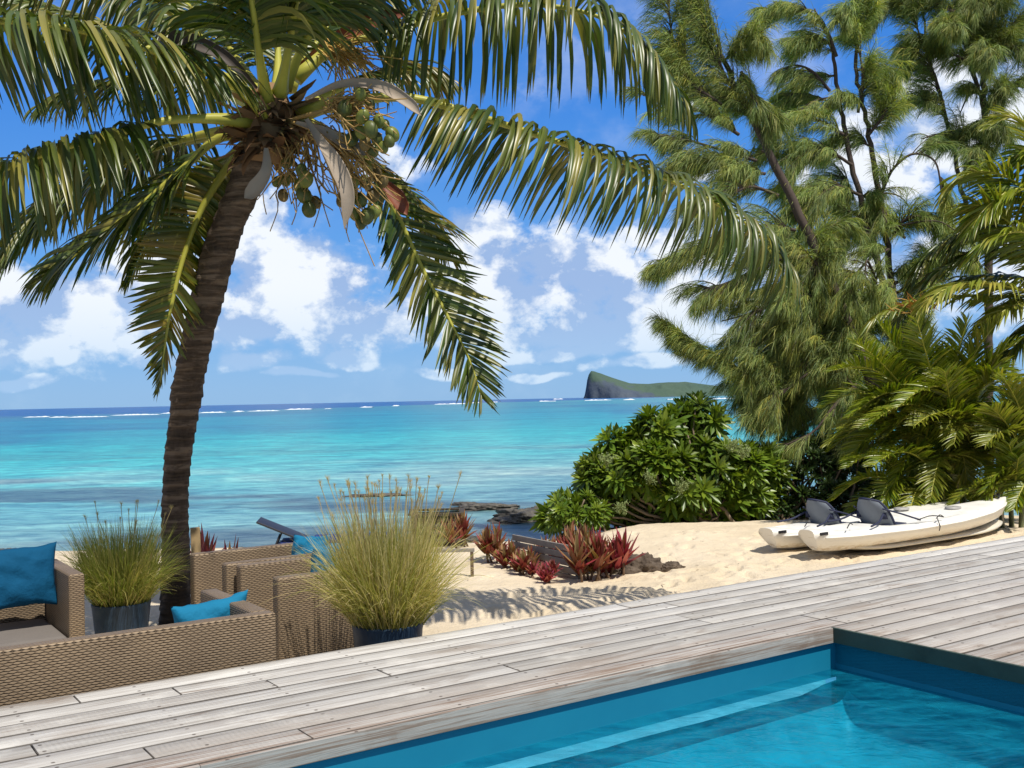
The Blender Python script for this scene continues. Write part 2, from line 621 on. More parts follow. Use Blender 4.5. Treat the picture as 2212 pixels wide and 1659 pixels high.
cl = np.clip((fbm(GX / 16, GY * 4, 4, 5) - 0.5), -1, 1)
cl = cl * 0.8
HZ = (1 - np.abs(GY) ** 10) * hx[:, None] * np.clip(shape ** 0.75 + cl * 0.55 * (1 - np.abs(shape * 2 - 1.1)), 0, 1.02)
YY = DM + GY * width + cl * 26
XX = GX + cl * 3
mb = MB(); mb.grid(np.stack([XX, YY, SEA_Z - 1 + HZ], -1))
m, t, out = new_mat('headland_ground')
geo = t.node('ShaderNodeNewGeometry')
nz = t.sep(geo.outputs['Normal'])[2]
oc = t.node('ShaderNodeTexCoord').outputs['Object']
px_, py_, pz_ = t.sep(oc)[:3]
n = t.noise(oc, 0.03, 7, 0.65)
tx = t.m('SUBTRACT', px_, px[9] - px[5])
f = t.m('ADD', t.m('MULTIPLY', tx, 0.006), t.m('MULTIPLY', t.m('SUBTRACT', n, 0.5), 1.6))
f = t.m('ADD', f, t.m('MULTIPLY', t.m('SUBTRACT', pz_, 14), 0.02))
gr = t.maprange(f, -0.1, 0.35)
rock = t.mix(n, (0.045, 0.07, 0.115), (0.12, 0.135, 0.15))  # bluish distance haze put into the rock colour
grass = t.mix(t.noise(oc, 0.012, 5), (0.05, 0.095, 0.080), (0.095, 0.135, 0.09))
principled(t, out, t.mix(gr, rock, grass), 0.95, 0.1, t.noise(oc, 0.12, 6), 0.8, 3.0)
tag(mb.build('headland', m, loc=(px[5], DM, SEA_Z)), kind='structure')


# --- sand
FOOT = []
_r = random.Random(5)
for (ax, ay, bx_, by_) in ((0.2, 9.3, 6.5, 13.6), (1.0, 8.8, 2.4, 14.2), (0.0, 10.2, 3.6, 11.2), (2.0, 10.0, 3.2, 13.8), (-3.9, 8.0, -1.6, 12.0)):
    L_ = math.hypot(bx_ - ax, by_ - ay); k_ = int(L_ / .36); an_ = math.atan2(by_ - ay, bx_ - ax)
    for i_ in range(k_):
        q_ = i_ / k_; s_ = .09 if i_ % 2 else -.09
        FOOT.append((ax + (bx_ - ax) * q_ - sin(an_) * s_ + _r.gauss(0, .04), ay + (by_ - ay) * q_ + cos(an_) * s_ + _r.gauss(0, .04), an_ + _r.gauss(0, .2)))
for i_ in range(60):
    FOOT.append((_r.uniform(-.5, 6), _r.uniform(8.8, 14), _r.uniform(0, 3)))
def sand_z(x, y):
    x = np.asarray(x, float); y = np.asarray(y, float)
    b_ = -0.60 + 0.10 * sstep(x, 0.0, 2.6)
    yc = 13.2 + 1.6 * sstep(x, 0.3, 2.0) + 0.5 * (fbm(x / 2.0, y * 0 + 3, 9, 3) - .5)
    fall = sstep(y, yc, 18.8)
    lin = np.clip((y - yc) / (18.5 - yc), 0, 3)
    z = b_ - (0.62) * lin ** 1.15
    z = np.where(y > 18.5, np.maximum(z, -2.6), z)
    z = z + 0.05 * (fbm(x / 1.7, y / 1.7, 2, 3) - 0.5) * (1 - fall * 0.5) + 0.036 * (fbm(x / 0.30, y / 0.26, 5, 3) - 0.5) + 0.022 * np.abs(fbm(x / 0.13 + 4, y / 0.13, 15, 2) - 0.5)
    for fx, fy, fa in FOOT:
        m_ = (np.abs(x - fx) < .35) & (np.abs(y - fy) < .35)
        if np.any(m_):
            a_ = (x - fx) * cos(fa) + (y - fy) * sin(fa); b2 = -(x - fx) * sin(fa) + (y - fy) * cos(fa)
            z = z + np.where(m_, -0.035 * np.exp(-(a_ / .12) ** 4 - (b2 / .05) ** 4) + 0.012 * np.exp(-((a_ / .17) ** 2 + (b2 / .09) ** 2 - 1) ** 2 * 2), 0)
    z = z - 0.10 * np.exp(-((x - 0.9) ** 2 / 0.5 + (y - 12.0) ** 2 / 0.9))
    return z


def sz(x, y): return float(sand_z(np.array([x]), np.array([y]))[0])


uu = np.concatenate([np.linspace(-60, -5, 30)[:-1], np.linspace(-5, 16, 620), np.linspace(16, 80, 30)[1:]])
vv = np.concatenate([np.linspace(4.5, 17, 360), np.linspace(17, 60, 40)[1:]])
UUm, VVm = np.meshgrid(uu, vv, indexing='ij')
SXm = UUm * U.x + VVm * V.x; SYm = UUm * U.y + VVm * V.y
mb = MB(); mb.grid(np.stack([SXm, SYm, sand_z(SXm, SYm)], -1))
m, t, out = new_mat('beach_sand')
oc = t.node('ShaderNodeTexCoord').outputs['Object']
n1 = t.noise(oc, 1.2, 5, 0.6); n2 = t.noise(oc, 60, 3, 0.6); n3 = t.noise(oc, 9, 6, 0.65)
c = t.ramp(n1, [(0.3, (0.60, 0.495, 0.345)), (0.7, (0.74, 0.625, 0.46))])
c = t.mix(t.maprange(n3, 0.60, 0.80, 0, 0.6), c, (0.34, 0.25, 0.15))
c = t.mix(t.m('MULTIPLY', n2, 0.35), c, (0.68, 0.56, 0.40))
zz = t.sep(oc)[2]
c = t.mix(t.maprange(zz, -1.22, -1.0, 0.75, 0.0), c, (0.13, 0.105, 0.08))
hh = t.m('ADD', t.m('MULTIPLY', n3, 1.0), t.m('MULTIPLY', n2, 0.2))
principled(t, out, c, 0.95, 0.15, hh, 0.9, 0.035)
tag(mb.build('beach_sand', m, loc=(0, 0, 0)), kind='structure')

# --- deck boards
rnd = random.Random(11)
PITCH_B = 0.158
V_EDGE, V_POOL, U_POOL = 5.06, 3.785, 4.735
GAP = 0.008
mb = MB()


def board(u0, u1, v0, v1, top=0.0, th=0.028):
    dz = rnd.uniform(-0.0015, 0.0015)
    a = (u0, v0, top - th); b_ = (u1, v1, top + dz)
    c = 0.003
    (x0, y0, z0), (x1, y1, z1) = a, b_
    P = [(x0, y0, z0), (x1, y0, z0), (x1, y1, z0), (x0, y1, z0), (x0, y0, z1 - c), (x1, y0, z1 - c), (x1, y1, z1 - c), (x0, y1, z1 - c),
         (x0 + c, y0 + c, z1), (x1 - c, y0 + c, z1), (x1 - c, y1 - c, z1), (x0 + c, y1 - c, z1)]
    P = [tuple(UV_ @ Vector(p)) for p in P]
    mb.add(P, [(3, 2, 1, 0), (0, 1, 5, 4), (1, 2, 6, 5), (2, 3, 7, 6), (3, 0, 4, 7), (4, 5, 9, 8), (5, 6, 10, 9), (6, 7, 11, 10), (7, 4, 8, 11), (8, 9, 10, 11)])


def row(u0, u1, v0, v1, minl=1.8, maxl=4.2, start=None):
    u = u0
    first = True
    while u < u1 - 0.01:
        ln = rnd.uniform(minl, maxl)
        if first: ln *= rnd.uniform(0.4, 1); first = False
        e = min(u + ln, u1)
        if u1 - e < 0.5: e = u1
        board(u, e - 0.004 if e < u1 else e, v0, v1)
        u = e


v = V_EDGE
i = 0
while v - PITCH_B > V_POOL + 0.01:
    row(-4.0, 18.0, v - PITCH_B + GAP, v)
    v -= PITCH_B
# narrow board next to the pool, then the boards right of the pool
vlast = v
row(-4.0, U_POOL, V_POOL, vlast - 0.0 - 0.001 + 0.0, 2.5, 4.5)
while v > -3.0:
    row(U_POOL, 18.0, v - PITCH_B + GAP, v, 2.0, 4.0)
    v -= PITCH_B
m, t, out = new_mat('weathered_deck_wood')
oc = t.node('ShaderNodeTexCoord').outputs['Object']
geo = t.node('ShaderNodeNewGeometry')
px_, py_, pz_ = t.sep(oc)[:3]
ucoord = t.m('ADD', t.m('MULTIPLY', px_, U.x), t.m('MULTIPLY', py_, U.y))
vcoord = t.m('ADD', t.m('MULTIPLY', px_, V.x), t.m('MULTIPLY', py_, V.y))
rnd_i = geo.outputs['Random Per Island']
vec = t.comb(t.m('ADD', ucoord, t.m('MULTIPLY', rnd_i, 50)), vcoord, pz_)
grain = t.noise(t.vm('MULTIPLY', vec, (1.6, 60, 60)), 1.0, 6, 0.65, 0.4)
fine = t.noise(t.vm('MULTIPLY', vec, (6, 240, 240)), 1.0, 3, 0.6)
patch = t.noise(t.vm('MULTIPLY', vec, (1.3, 5.0, 1)), 1.0, 5, 0.6)
blotch = t.noise(t.vm('MULTIPLY', oc, (1, 1, 1)), 2.6, 5, 0.65)
c = t.ramp(rnd_i, [(0.0, (0.37, 0.355, 0.33)), (0.35, (0.54, 0.525, 0.495)), (0.7, (0.43, 0.41, 0.38)), (1.0, (0.65, 0.635, 0.60))])
c = t.mix(1.0, c, t.ramp(grain, [(0.25, (0.55, 0.50, 0.46)), (0.5, (0.95, 0.94, 0.93)), (0.75, (1.28, 1.28, 1.28))]), 'MULTIPLY')
c = t.mix(1.0, c, t.ramp(fine, [(0.3, (0.86, 0.85, 0.84)), (0.7, (1.12, 1.12, 1.12))]), 'MULTIPLY')
c = t.mix(t.maprange(patch, 0.52, 0.72, 0, 0.55), c, (0.25, 0.195, 0.15))
c = t.mix(t.maprange(blotch, 0.53, 0.68, 0, 0.38), c, (0.70, 0.67, 0.61))
stain = t.noise(t.vm('MULTIPLY', vec, (0.9, 3.2, 1)), 1.7, 6, 0.7, 0.8)
c = t.mix(t.maprange(stain, 0.56, 0.72, 0, 0.6), c, (0.20, 0.145, 0.105))
# worn brown boards close to the pool
pn = t.m('SUBTRACT', vcoord, t.m('MULTIPLY', t.noise(t.vm('MULTIPLY', vec, (1.0, 9, 1)), 1.0, 4), 0.30))
brown = t.m('MULTIPLY', t.maprange(pn, 3.72, 3.98, 1.0, 0.0), t.maprange(grain, 0.40, 0.62))
rightm = t.maprange(ucoord, 4.6, 5.1, 0.0, 1.0)
brown = t.m('MULTIPLY', brown, t.m('MULTIPLY_ADD', rightm, -0.6, 1.0))
c = t.mix(t.m('MULTIPLY', brown, 0.8), c, (0.16, 0.085, 0.045))
# dirt in the joints between boards and on their sawn sides
fe = t.m('ABSOLUTE', t.m('SUBTRACT', t.m('FRACT', t.m('MULTIPLY', t.m('SUBTRACT', V_EDGE, vcoord), 1 / PITCH_B)), 0.5))
edge_w = t.m('MULTIPLY_ADD', t.noise(t.vm('MULTIPLY', vec, (3, 1, 1)), 1.0, 4), -0.06, 0.50)
dirt = t.m('GREATER_THAN', t.m('ADD', fe, 0.0), t.m('ADD', edge_w, -0.02))
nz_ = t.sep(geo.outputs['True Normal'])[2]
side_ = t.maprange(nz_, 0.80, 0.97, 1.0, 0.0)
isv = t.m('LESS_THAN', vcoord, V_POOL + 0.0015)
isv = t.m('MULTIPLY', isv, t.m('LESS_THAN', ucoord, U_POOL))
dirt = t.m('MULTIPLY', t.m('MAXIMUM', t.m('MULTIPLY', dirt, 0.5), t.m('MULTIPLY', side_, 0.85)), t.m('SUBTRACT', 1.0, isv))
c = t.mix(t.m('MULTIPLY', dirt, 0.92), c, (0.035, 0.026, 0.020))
# nail heads over the joists
fu = t.m('ABSOLUTE', t.m('SUBTRACT', t.m('FRACT', t.m('MULTIPLY', ucoord, 1 / 0.52)), 0.5))
fv = t.m('FRACT', t.m('MULTIPLY', t.m('SUBTRACT', V_EDGE, vcoord), 1 / PITCH_B))
fv2 = t.m('ABSOLUTE', t.m('SUBTRACT', t.m('ABSOLUTE', t.m('SUBTRACT', fv, 0.48)), 0.28))
dist = t.m('SQRT', t.m('ADD', t.m('POWER', t.m('MULTIPLY', fu, 0.52), 2), t.m('POWER', t.m('MULTIPLY', fv2, PITCH_B), 2)))
nail = t.m('MULTIPLY', t.m('MULTIPLY', t.m('GREATER_THAN', t.sep(geo.outputs['Normal'])[2], 0.5), t.maprange(dist, 0.006, 0.010, 1.0, 0.0)), t.maprange(t.noise(oc, 3.1, 1), 0.36, 0.46))
c = t.mix(t.m('MULTIPLY', nail, 0.8), c, (0.07, 0.05, 0.04))
hh = t.m('ADD', t.m('MULTIPLY', grain, 0.6), t.m('MULTIPLY', fine, 0.4))
wavy = t.node('ShaderNodeTexWave', wave_type='BANDS', bands_direction='X')
t.put(wavy.inputs['Vector'], vec)
wavy.inputs['Scale'].default_value = 14.0; wavy.inputs['Distortion'].default_value = 3.0; wavy.inputs['Detail'].default_value = 1.0
rip = t.m('MULTIPLY', wavy.outputs['Fac'], t.maprange(t.m('FRACT', t.m('MULTIPLY', rnd_i, 7.3)), 0.72, 0.78, 0.0, 0.5))
principled(t, out, c, 0.85, 0.25, t.m('ADD', hh, rip), 0.55, 0.004)
deck_mat = m
deck = thing('pool_deck', (0, 0, 0), 'weathered grey plank deck wrapping two sides of the pool', 'deck')
planks = mb.build('planks', deck_mat, deck, smooth=False)
# fascia boards
mb = MB()
u = -4.0
FH = 0.078
for s0, s1 in ((-4, 1.20), (1.2015, U_POOL)):
    mb.box((s0, V_POOL - 0.022, -FH), (s1 if s1 < U_POOL else U_POOL - 0.022, V_POOL - 0.002, 0.004), M=UV_)
mb.build('pool_fascia', deck_mat, deck, smooth=False, bevel=0.002)
mb = MB()
mb.box((U_POOL - 0.02, -3.0, -FH), (U_POOL - 0.002, V_POOL - 0.003, 0.004), M=UV_)
fm = simple_mat('shaded_fascia', (0.05, 0.075, 0.06), 0.8, 0.7, 5)  # dark green with the unlit side's shade put into it
mb.build('side_fascia', fm, deck, smooth=False, bevel=0.002)
mb = MB()
mb.box((-4.0, V_EDGE + 0.002, -0.16), (18.0, V_EDGE + 0.024, -0.004), M=UV_)
mb.build('beach_fascia', deck_mat, deck, smooth=False)
mb = MB()
mb.box((-4.0, V_POOL + 0.02, -0.2), (18.0, V_EDGE - 0.01, -0.045), M=UV_)
mb.box((U_POOL + 0.02, -3.0, -0.2), (18.0, V_POOL + 0.018, -0.045), M=UV_)
mb.build('shade_subframe', simple_mat('shade_black', (0.03, 0.025, 0.02), 0.9), deck, smooth=False)  # solid near-black block standing for the shade under the board gaps

# --- pool shell
WZ = -0.225
FLOOR = -0.655
pool = thing('swimming_pool', uv(2, 2, FLOOR), 'blue fibreglass swimming pool set into the grey deck', 'pool')
m, t, out = new_mat('pool_blue')
oc = t.node('ShaderNodeTexCoord').outputs['Object']
zz = t.sep(oc)[2]
n = t.noise(oc, 2.5, 5, 0.6)
c = t.mix(n, (0.006, 0.15, 0.26), (0.012, 0.215, 0.33))
principled(t, out, c, 0.35, 0.4)
pool_blue = m
m, t, out = new_mat('pool_floor_blue')
oc = t.node('ShaderNodeTexCoord').outputs['Object']
n = t.noise(oc, 3.5, 5, 0.6)
principled(t, out, t.mix(n, (0.008, 0.32, 0.45), (0.035, 0.52, 0.64)), 0.5, 0.3)
pool_floor = m
mb = MB()
o_ = 0.035                                # wall set back under the fascia
uw, vw = U_POOL + 0.02, V_POOL + 0.0
u0, v0_ = -4.0, -3.0


def wall(pts):
    mb.add([tuple(uv(*p)) for p in pts], [(0, 1, 2, 3)])


LZ = -0.275                                 # ledge just under the water along the far wall
wall([(u0, vw, LZ), (uw, vw, LZ), (uw, vw, -0.03), (u0, vw, -0.03)])
wall([(uw, vw, FLOOR), (uw, v0_, FLOOR), (uw, v0_, -0.03), (uw, vw, -0.03)])
wall([(u0, v0_, FLOOR), (u0, vw, FLOOR), (u0, vw, -0.03), (u0, v0_, -0.03)])
wall([(uw, v0_, FLOOR), (u0, v0_, FLOOR), (u0, v0_, -0.03), (uw, v0_, -0.03)])
mb.build('pool_wall', pool_blue, pool, smooth=False)
# ledge with rounded nose, ending in a soft point at the corner
mb = MB()
rows = []
for i in range(60):
    u = u0 + (uw - 0.10 - u0) * i / 59
    k = min(1.0, (uw - 0.10 - u) / 0.30 + 0.15)
    wgl = 0.004 * sin(u * 9) + 0.003 * sin(u * 23 + 1)
    w_ = (0.075 * k + wgl)
    rows.append([tuple(uv(u, vw, LZ)), tuple(uv(u, vw - w_ * .75, LZ - 0.004)), tuple(uv(u, vw - w_, LZ - 0.018))])
mb.grid(rows)
led_mat = simple_mat('sun_glint_rim', (0.42, 0.62, 0.72), 0.4, 0.1, 6)  # ledge colour paled to paint in the sun glint
mb.build('rim_ledge', led_mat, pool)
mb = MB()
rows = []
for i in range(60):
    u = u0 + (uw - u0) * i / 59
    k = max(0.0, min(1.0, (uw - 0.10 - u) / 0.30 + 0.15))
    w_ = 0.055 * k
    rows.append([tuple(uv(u, vw - w_, LZ - 0.018)), tuple(uv(u, vw - w_, LZ - 0.05)), tuple(uv(u, vw - w_ * .6, FLOOR))])
mb.grid(rows)
mb.build('lower_wall', pool_blue, pool)
mb = MB()
gu = np.concatenate([np.linspace(u0, uw - 1.0, 40)[:-1], np.linspace(uw - 1.0, uw - 0.002, 60)])
gv = np.concatenate([np.linspace(v0_, vw - 1.0, 30)[:-1], np.linspace(vw - 1.0, vw - 0.075, 60)])
GU, GV = np.meshgrid(gu, gv, indexing='ij')
RC_ = 0.32
def cove(d):
    d = np.clip(d, 0, RC_)
    return RC_ - np.sqrt(np.maximum(RC_ ** 2 - (RC_ - d) ** 2, 0))
h1 = cove(uw - GU); h2 = cove(vw - 0.07 - GV)
hh_ = (h1 ** 3 + h2 ** 3) ** (1 / 3)
hz = FLOOR + np.minimum(hh_, RC_) + 0.012 * (fbm(GU * 2.2, GV * 2.2, 3, 2) - .5)
mb.grid(np.stack([GU * U.x + GV * V.x, GU * U.y + GV * V.y, hz], -1))
mb.build('pool_floor', pool_floor, pool)
# skimmer frame in the side wall
mb = MB()
sk = 2.34
for a, b_ in (((sk, -0.095), (sk - 0.5, -0.115)), ((sk, -0.20), (sk - 0.5, -0.218)), ((sk, -0.095), (sk - 0.02, -0.218)), ((sk - 0.48, -0.095), (sk - 0.5, -0.218))):
    mb.box((uw - 0.014, b_[0], b_[1]), (uw - 0.001, a[0], a[1]), M=UV_)
mb.build('skimmer_frame', simple_mat('skimmer_blue', (0.01, 0.12, 0.24), 0.4), pool, smooth=False)

# pool water surface
mb = MB()
mb.add([tuple(uv(*p)) for p in ((u0, v0_, WZ), (uw - .001, v0_, WZ), (uw - .001, vw - .001, WZ), (u0, vw - .001, WZ))], [(0, 1, 2, 3)])
m, t, out = new_mat('pool_water')
oc = t.node('ShaderNodeTexCoord').outputs['Object']
w1 = t.noise(t.vm('MULTIPLY', oc, (1, 1.6, 1)), 3.0, 4, 0.55, 0.8)
w2 = t.noise(t.vm('MULTIPLY', oc, (1, 1.4, 1)), 14.0, 3, 0.5, 0.5)
h = t.m('ADD', w1, t.m('MULTIPLY', w2, 0.18))
bn = t.node('ShaderNodeBump'); bn.inputs['Strength'].default_value = 0.7; bn.inputs['Distance'].default_value = 0.04
t.l.new(h, bn.inputs['Height'])
fr = t.node('ShaderNodeFresnel'); fr.inputs[0].default_value = 1.33
t.l.new(bn.outputs[0], fr.inputs['Normal'])
tr = t.node('ShaderNodeBsdfTransparent'); tr.inputs[0].default_value = (0.45, 0.84, 0.94, 1)
gl = t.node('ShaderNodeBsdfGlossy'); gl.inputs['Roughness'].default_value = 0.03
t.l.new(bn.outputs[0], gl.inputs['Normal'])
df = t.node('ShaderNodeBsdfDiffuse')
t.l.new(t.mix(w1, (0.003, 0.21, 0.37), (0.012, 0.34, 0.47)), df.inputs[0]); t.l.new(bn.outputs[0], df.inputs['Normal'])
m0 = t.node('ShaderNodeMixShader')
t.l.new(t.maprange(t.m('ADD', w1, t.m('MULTIPLY', w2, 0.5)), 0.50, 0.95, 0.08, 0.42), m0.inputs[0]); t.l.new(tr.outputs[0], m0.inputs[1]); t.l.new(df.outputs[0], m0.inputs[2])
tr = m0
mx = t.node('ShaderNodeMixShader')
t.l.new(t.m('MULTIPLY', fr.outputs[0], 0.8), mx.inputs[0]); t.l.new(tr.outputs[0], mx.inputs[1]); t.l.new(gl.outputs[0], mx.inputs[2])
t.l.new(mx.outputs[0], out.inputs[0])
tag(mb.build('pool_water', m, smooth=False), kind='structure')
# ================================================================== COCONUT PALM
def frond(mb, pts, nleaf=95, lmax=0.8, width=0.034, droop=0.5, t0=0.16, seed=0, twist=0.0, mat=0, gap=0.0,
          a0=35, a1=68, wind=(-0.05, 0, 0), nseg=6, tipl=0.35, jit=0.05, lift=0.15, sides=(-1, 1), basel=0.6, rad0=0.03, rmat=1, rad1=0.004, fold=0.5, leafmb=None, gpow=0.3):
    """one feather leaf: midrib tube + leaflets on both sides"""
    rng = np.random.default_rng(seed)
    C = catmull(pts, 60)
    seg = np.linalg.norm(np.diff(C, axis=0), axis=1)
    s = np.concatenate(([0], np.cumsum(seg))); Ltot = s[-1]; s = s / Ltot
    tt = np.linspace(0, 1, 28)
    RC = np.stack([np.interp(tt, s, C[:, k]) for k in range(3)], -1)
    rr = rad0 * (1 - tt) ** 0.8 + rad1
    rr = rr * (1 + 0.9 * np.exp(-tt / 0.10))
    mb.tube(RC, rr, 6, rmat)
    T_ = nrm(np.gradient(C, axis=0))
    n = nleaf
    t = np.linspace(t0, 0.995, n)
    if leafmb is None: leafmb = mb
    for sd in sides:
        tj = np.clip(t + rng.normal(0, 0.25 / n, n), t0, 1)
        keep = rng.random(n) > gap
        tj = tj[keep]
        k = len(tj)
        P = np.stack([np.interp(tj, s, C[:, i]) for i in range(3)], -1)
        T = nrm(np.stack([np.interp(tj, s, T_[:, i]) for i in range(3)], -1))
        N = np.array((0, 0, 1.0)) - T * T[:, 2:3]
        # where the midrib hangs straight down, keep a stable 'up' side
        N = nrm(N + 1e-3 * np.array((0.3, -1, 0)))
        B = np.cross(T, N)
        if twist:
            c_, s_ = cos(twist), sin(twist)
            B, N = B * c_ + N * s_, N * c_ - B * s_
        q = (tj - t0) / (1 - t0)
        a = np.radians(a0 + (a1 - a0) * q ** 1.5 + rng.normal(0, 5, k) + 7 * np.sin(tj * 41 + seed) * np.sin(tj * 17))[:, None]
        dr = sd * B * np.cos(a) + T * np.sin(a) + N * (lift + rng.normal(0, 0.08, (k, 1)))
        ln = lmax * np.interp(q, [0, 0.12, 0.35, 0.7, 0.9, 1], [basel, 0.85, 1.0, 0.85, 0.55, tipl]) * rng.uniform(0.86, 1.08, k)
        g = np.array((wind[0], wind[1], -1.0)) * (droop * rng.uniform(0.75, 1.25, k))[:, None]
        wd = width * rng.uniform(0.8, 1.15, k) * np.interp(q, [0, .1, .8, 1], [.7, 1, .9, .5])
        strips(leafmb, P, dr, ln, wd, g, T + 0.25 * rng.normal(0, 1, T.shape), nseg=nseg,
               prof=np.interp(np.linspace(0, 1, nseg + 1), [0, 0.08, 0.3, 0.65, 0.9, 1], [0.55, 0.9, 1.0, 0.85, 0.42, 0.05]),
               fold=fold, mat=mat, rng=rng, jit=jit * .5, gpow=gpow, twist=rng.normal(0, 0.20, k))


palm_leaf = leaf_mat('palm_leaflets', [(0.030, 0.060, 0.009), (0.065, 0.105, 0.013), (0.12, 0.15, 0.025), (0.045, 0.08, 0.012), (0.27, 0.24, 0.055), (0.04, 0.07, 0.011), (0.14, 0.16, 0.03)], 0.36, 0.18, 0.5)
palm_leaf_old = leaf_mat('old_palm_leaflets', [(0.10, 0.12, 0.015), (0.17, 0.16, 0.02), (0.25, 0.17, 0.03), (0.07, 0.11, 0.016), (0.12, 0.14, 0.02)], 0.35, 0.22, 0.5)
rib_mat = simple_mat('palm_midrib', (0.40, 0.38, 0.055), 0.45, 0.25, 6)
m, t, out = new_mat('palm_trunk_bark')
oc = t.node('ShaderNodeTexCoord').outputs['Object']
n1 = t.noise(t.vm('MULTIPLY', oc, (1, 1, 3.2)), 5, 6, 0.65)
n2 = t.noise(t.vm('MULTIPLY', oc, (40, 40, 5)), 1, 4, 0.6)
n3 = t.noise(t.vm('MULTIPLY', oc, (2.0, 2.0, 26)), 1.0, 4, 0.6, 0.4)
c = t.ramp(n3, [(0.36, (0.018, 0.012, 0.008)), (0.48, (0.085, 0.058, 0.040)), (0.62, (0.19, 0.14, 0.10))])
c = t.mix(t.maprange(n1, 0.46, 0.62), c, (0.045, 0.031, 0.023))
c = t.mix(t.m('MULTIPLY', n2, 0.3), c, (0.22, 0.175, 0.135))
zz = t.sep(oc)[2]
c = t.mix(t.maprange(t.m('ADD', zz, t.m('MULTIPLY', n1, 0.3)), 0.50, 0.72, 0.8, 0.0), c, (0.018, 0.015, 0.013))
principled(t, out, c, 0.9, 0.2, t.m('ADD', t.m('MULTIPLY', n2, 0.4), n3), 0.9, 0.02)
bark = m
fibre = leaf_mat('dry_sheath_fibre', [(0.17, 0.085, 0.045), (0.27, 0.17, 0.10), (0.10, 0.05, 0.025), (0.38, 0.26, 0.16)], 0.8, 0.05, 0.2)
spathe_mat = simple_mat('dry_spathe', (0.34, 0.27, 0.20), 0.6, 0.2, 7)
spathe_red = simple_mat('red_brown_spathe', (0.20, 0.055, 0.025), 0.5, 0.3, 7)
nut_mat = simple_mat('green_coconut', (0.09, 0.105, 0.022), 0.45, 0.6, 9)
stalk_mat = simple_mat('fruit_stalk', (0.42, 0.27, 0.09), 0.6, 0.3, 10)

PD = 7.7           # distance of the crown
base_d = 9.08
TR = [(382, 1372, 9.08, 47), (379, 1320, 9.07, 39), (379, 1200, 9.05, 34), (380, 1060, 9.0, 31.5), (388, 960, 8.9, 32.5), (402, 860, 8.8, 34), (420, 760, 8.65, 36),
      (440, 670, 8.5, 38), (466, 570, 8.3, 38.5), (495, 480, 8.12, 38.5), (528, 400, 7.95, 39.5), (556, 330, 7.8, 41), (576, 270, 7.7, 42), (588, 215, 7.65, 40)]
palm_base = W(382, 1372, 9.08); palm_base.z = sz(palm_base.x, palm_base.y)
palm = thing('coconut_palm', palm_base, 'tall coconut palm with leaning ringed trunk and clusters of green coconuts, by the sofas', 'palm tree')
C = catmull([W(a, b_, c_) for a, b_, c_, d_ in TR], 150)
R = np.interp(np.linspace(0, 1, 150), np.linspace(0, 1, len(TR)), [d_ * c_ / F_ for a, b_, c_, d_ in TR]) * 0.88
C[0, 2] = palm_base.z - 0.1
Cd = catmull(C, 420)
Rd = np.interp(np.linspace(0, 1, 420), np.linspace(0, 1, 150), R)
zc = np.cumsum(np.concatenate(([0], np.linalg.norm(np.diff(Cd, axis=0), axis=1))))
rng = np.random.default_rng(3)
per = 0.085 + 0.05 * np.interp(zc, [0, 4.5], [0, 1])
ph = np.cumsum(np.concatenate(([0], np.diff(zc) / per[1:])))
saw = 1 - (ph + 0.22 * np.sin(ph * 1.7)) % 1.0
seg = 36
an = np.arange(seg) / seg * 2 * pi
T_ = nrm(np.gradient(Cd, axis=0))
A_ = nrm(np.cross(T_, np.array((0, 1.0, 0)))); B_ = np.cross(T_, A_)
nn = fbm(np.cos(an)[None] * 2.2 + zc[:, None] * 5 + 10, np.sin(an)[None] * 2.2 + zc[:, None] * 2 + 30, 8, 3) - 0.5
ph2 = ph[:, None] + 0.38 * np.sin(an + 0.6)[None] + 0.45 * nn
saw2 = 1 - (ph2 % 1.0)
rr = Rd[:, None] * (0.94 + 0.10 * saw2 ** 1.5 + 0.26 * nn)
rr *= 1 + 0.10 * np.exp(-((zc - 2.15) / 0.12) ** 2)[:, None]
Pm = Cd[:, None] + rr[..., None] * (A_[:, None] * np.cos(an)[None, :, None] + B_[:, None] * np.sin(an)[None, :, None])
mb = MB(); mb.grid(Pm, closed=True)
mb.build('trunk', bark, palm)

# (points, leaflet length, leaflets per side, droop, twist, old?, petiole fraction, extra)
def L3(pts): return [W(a, b_, PD + c_) for a, b_, c_ in pts]


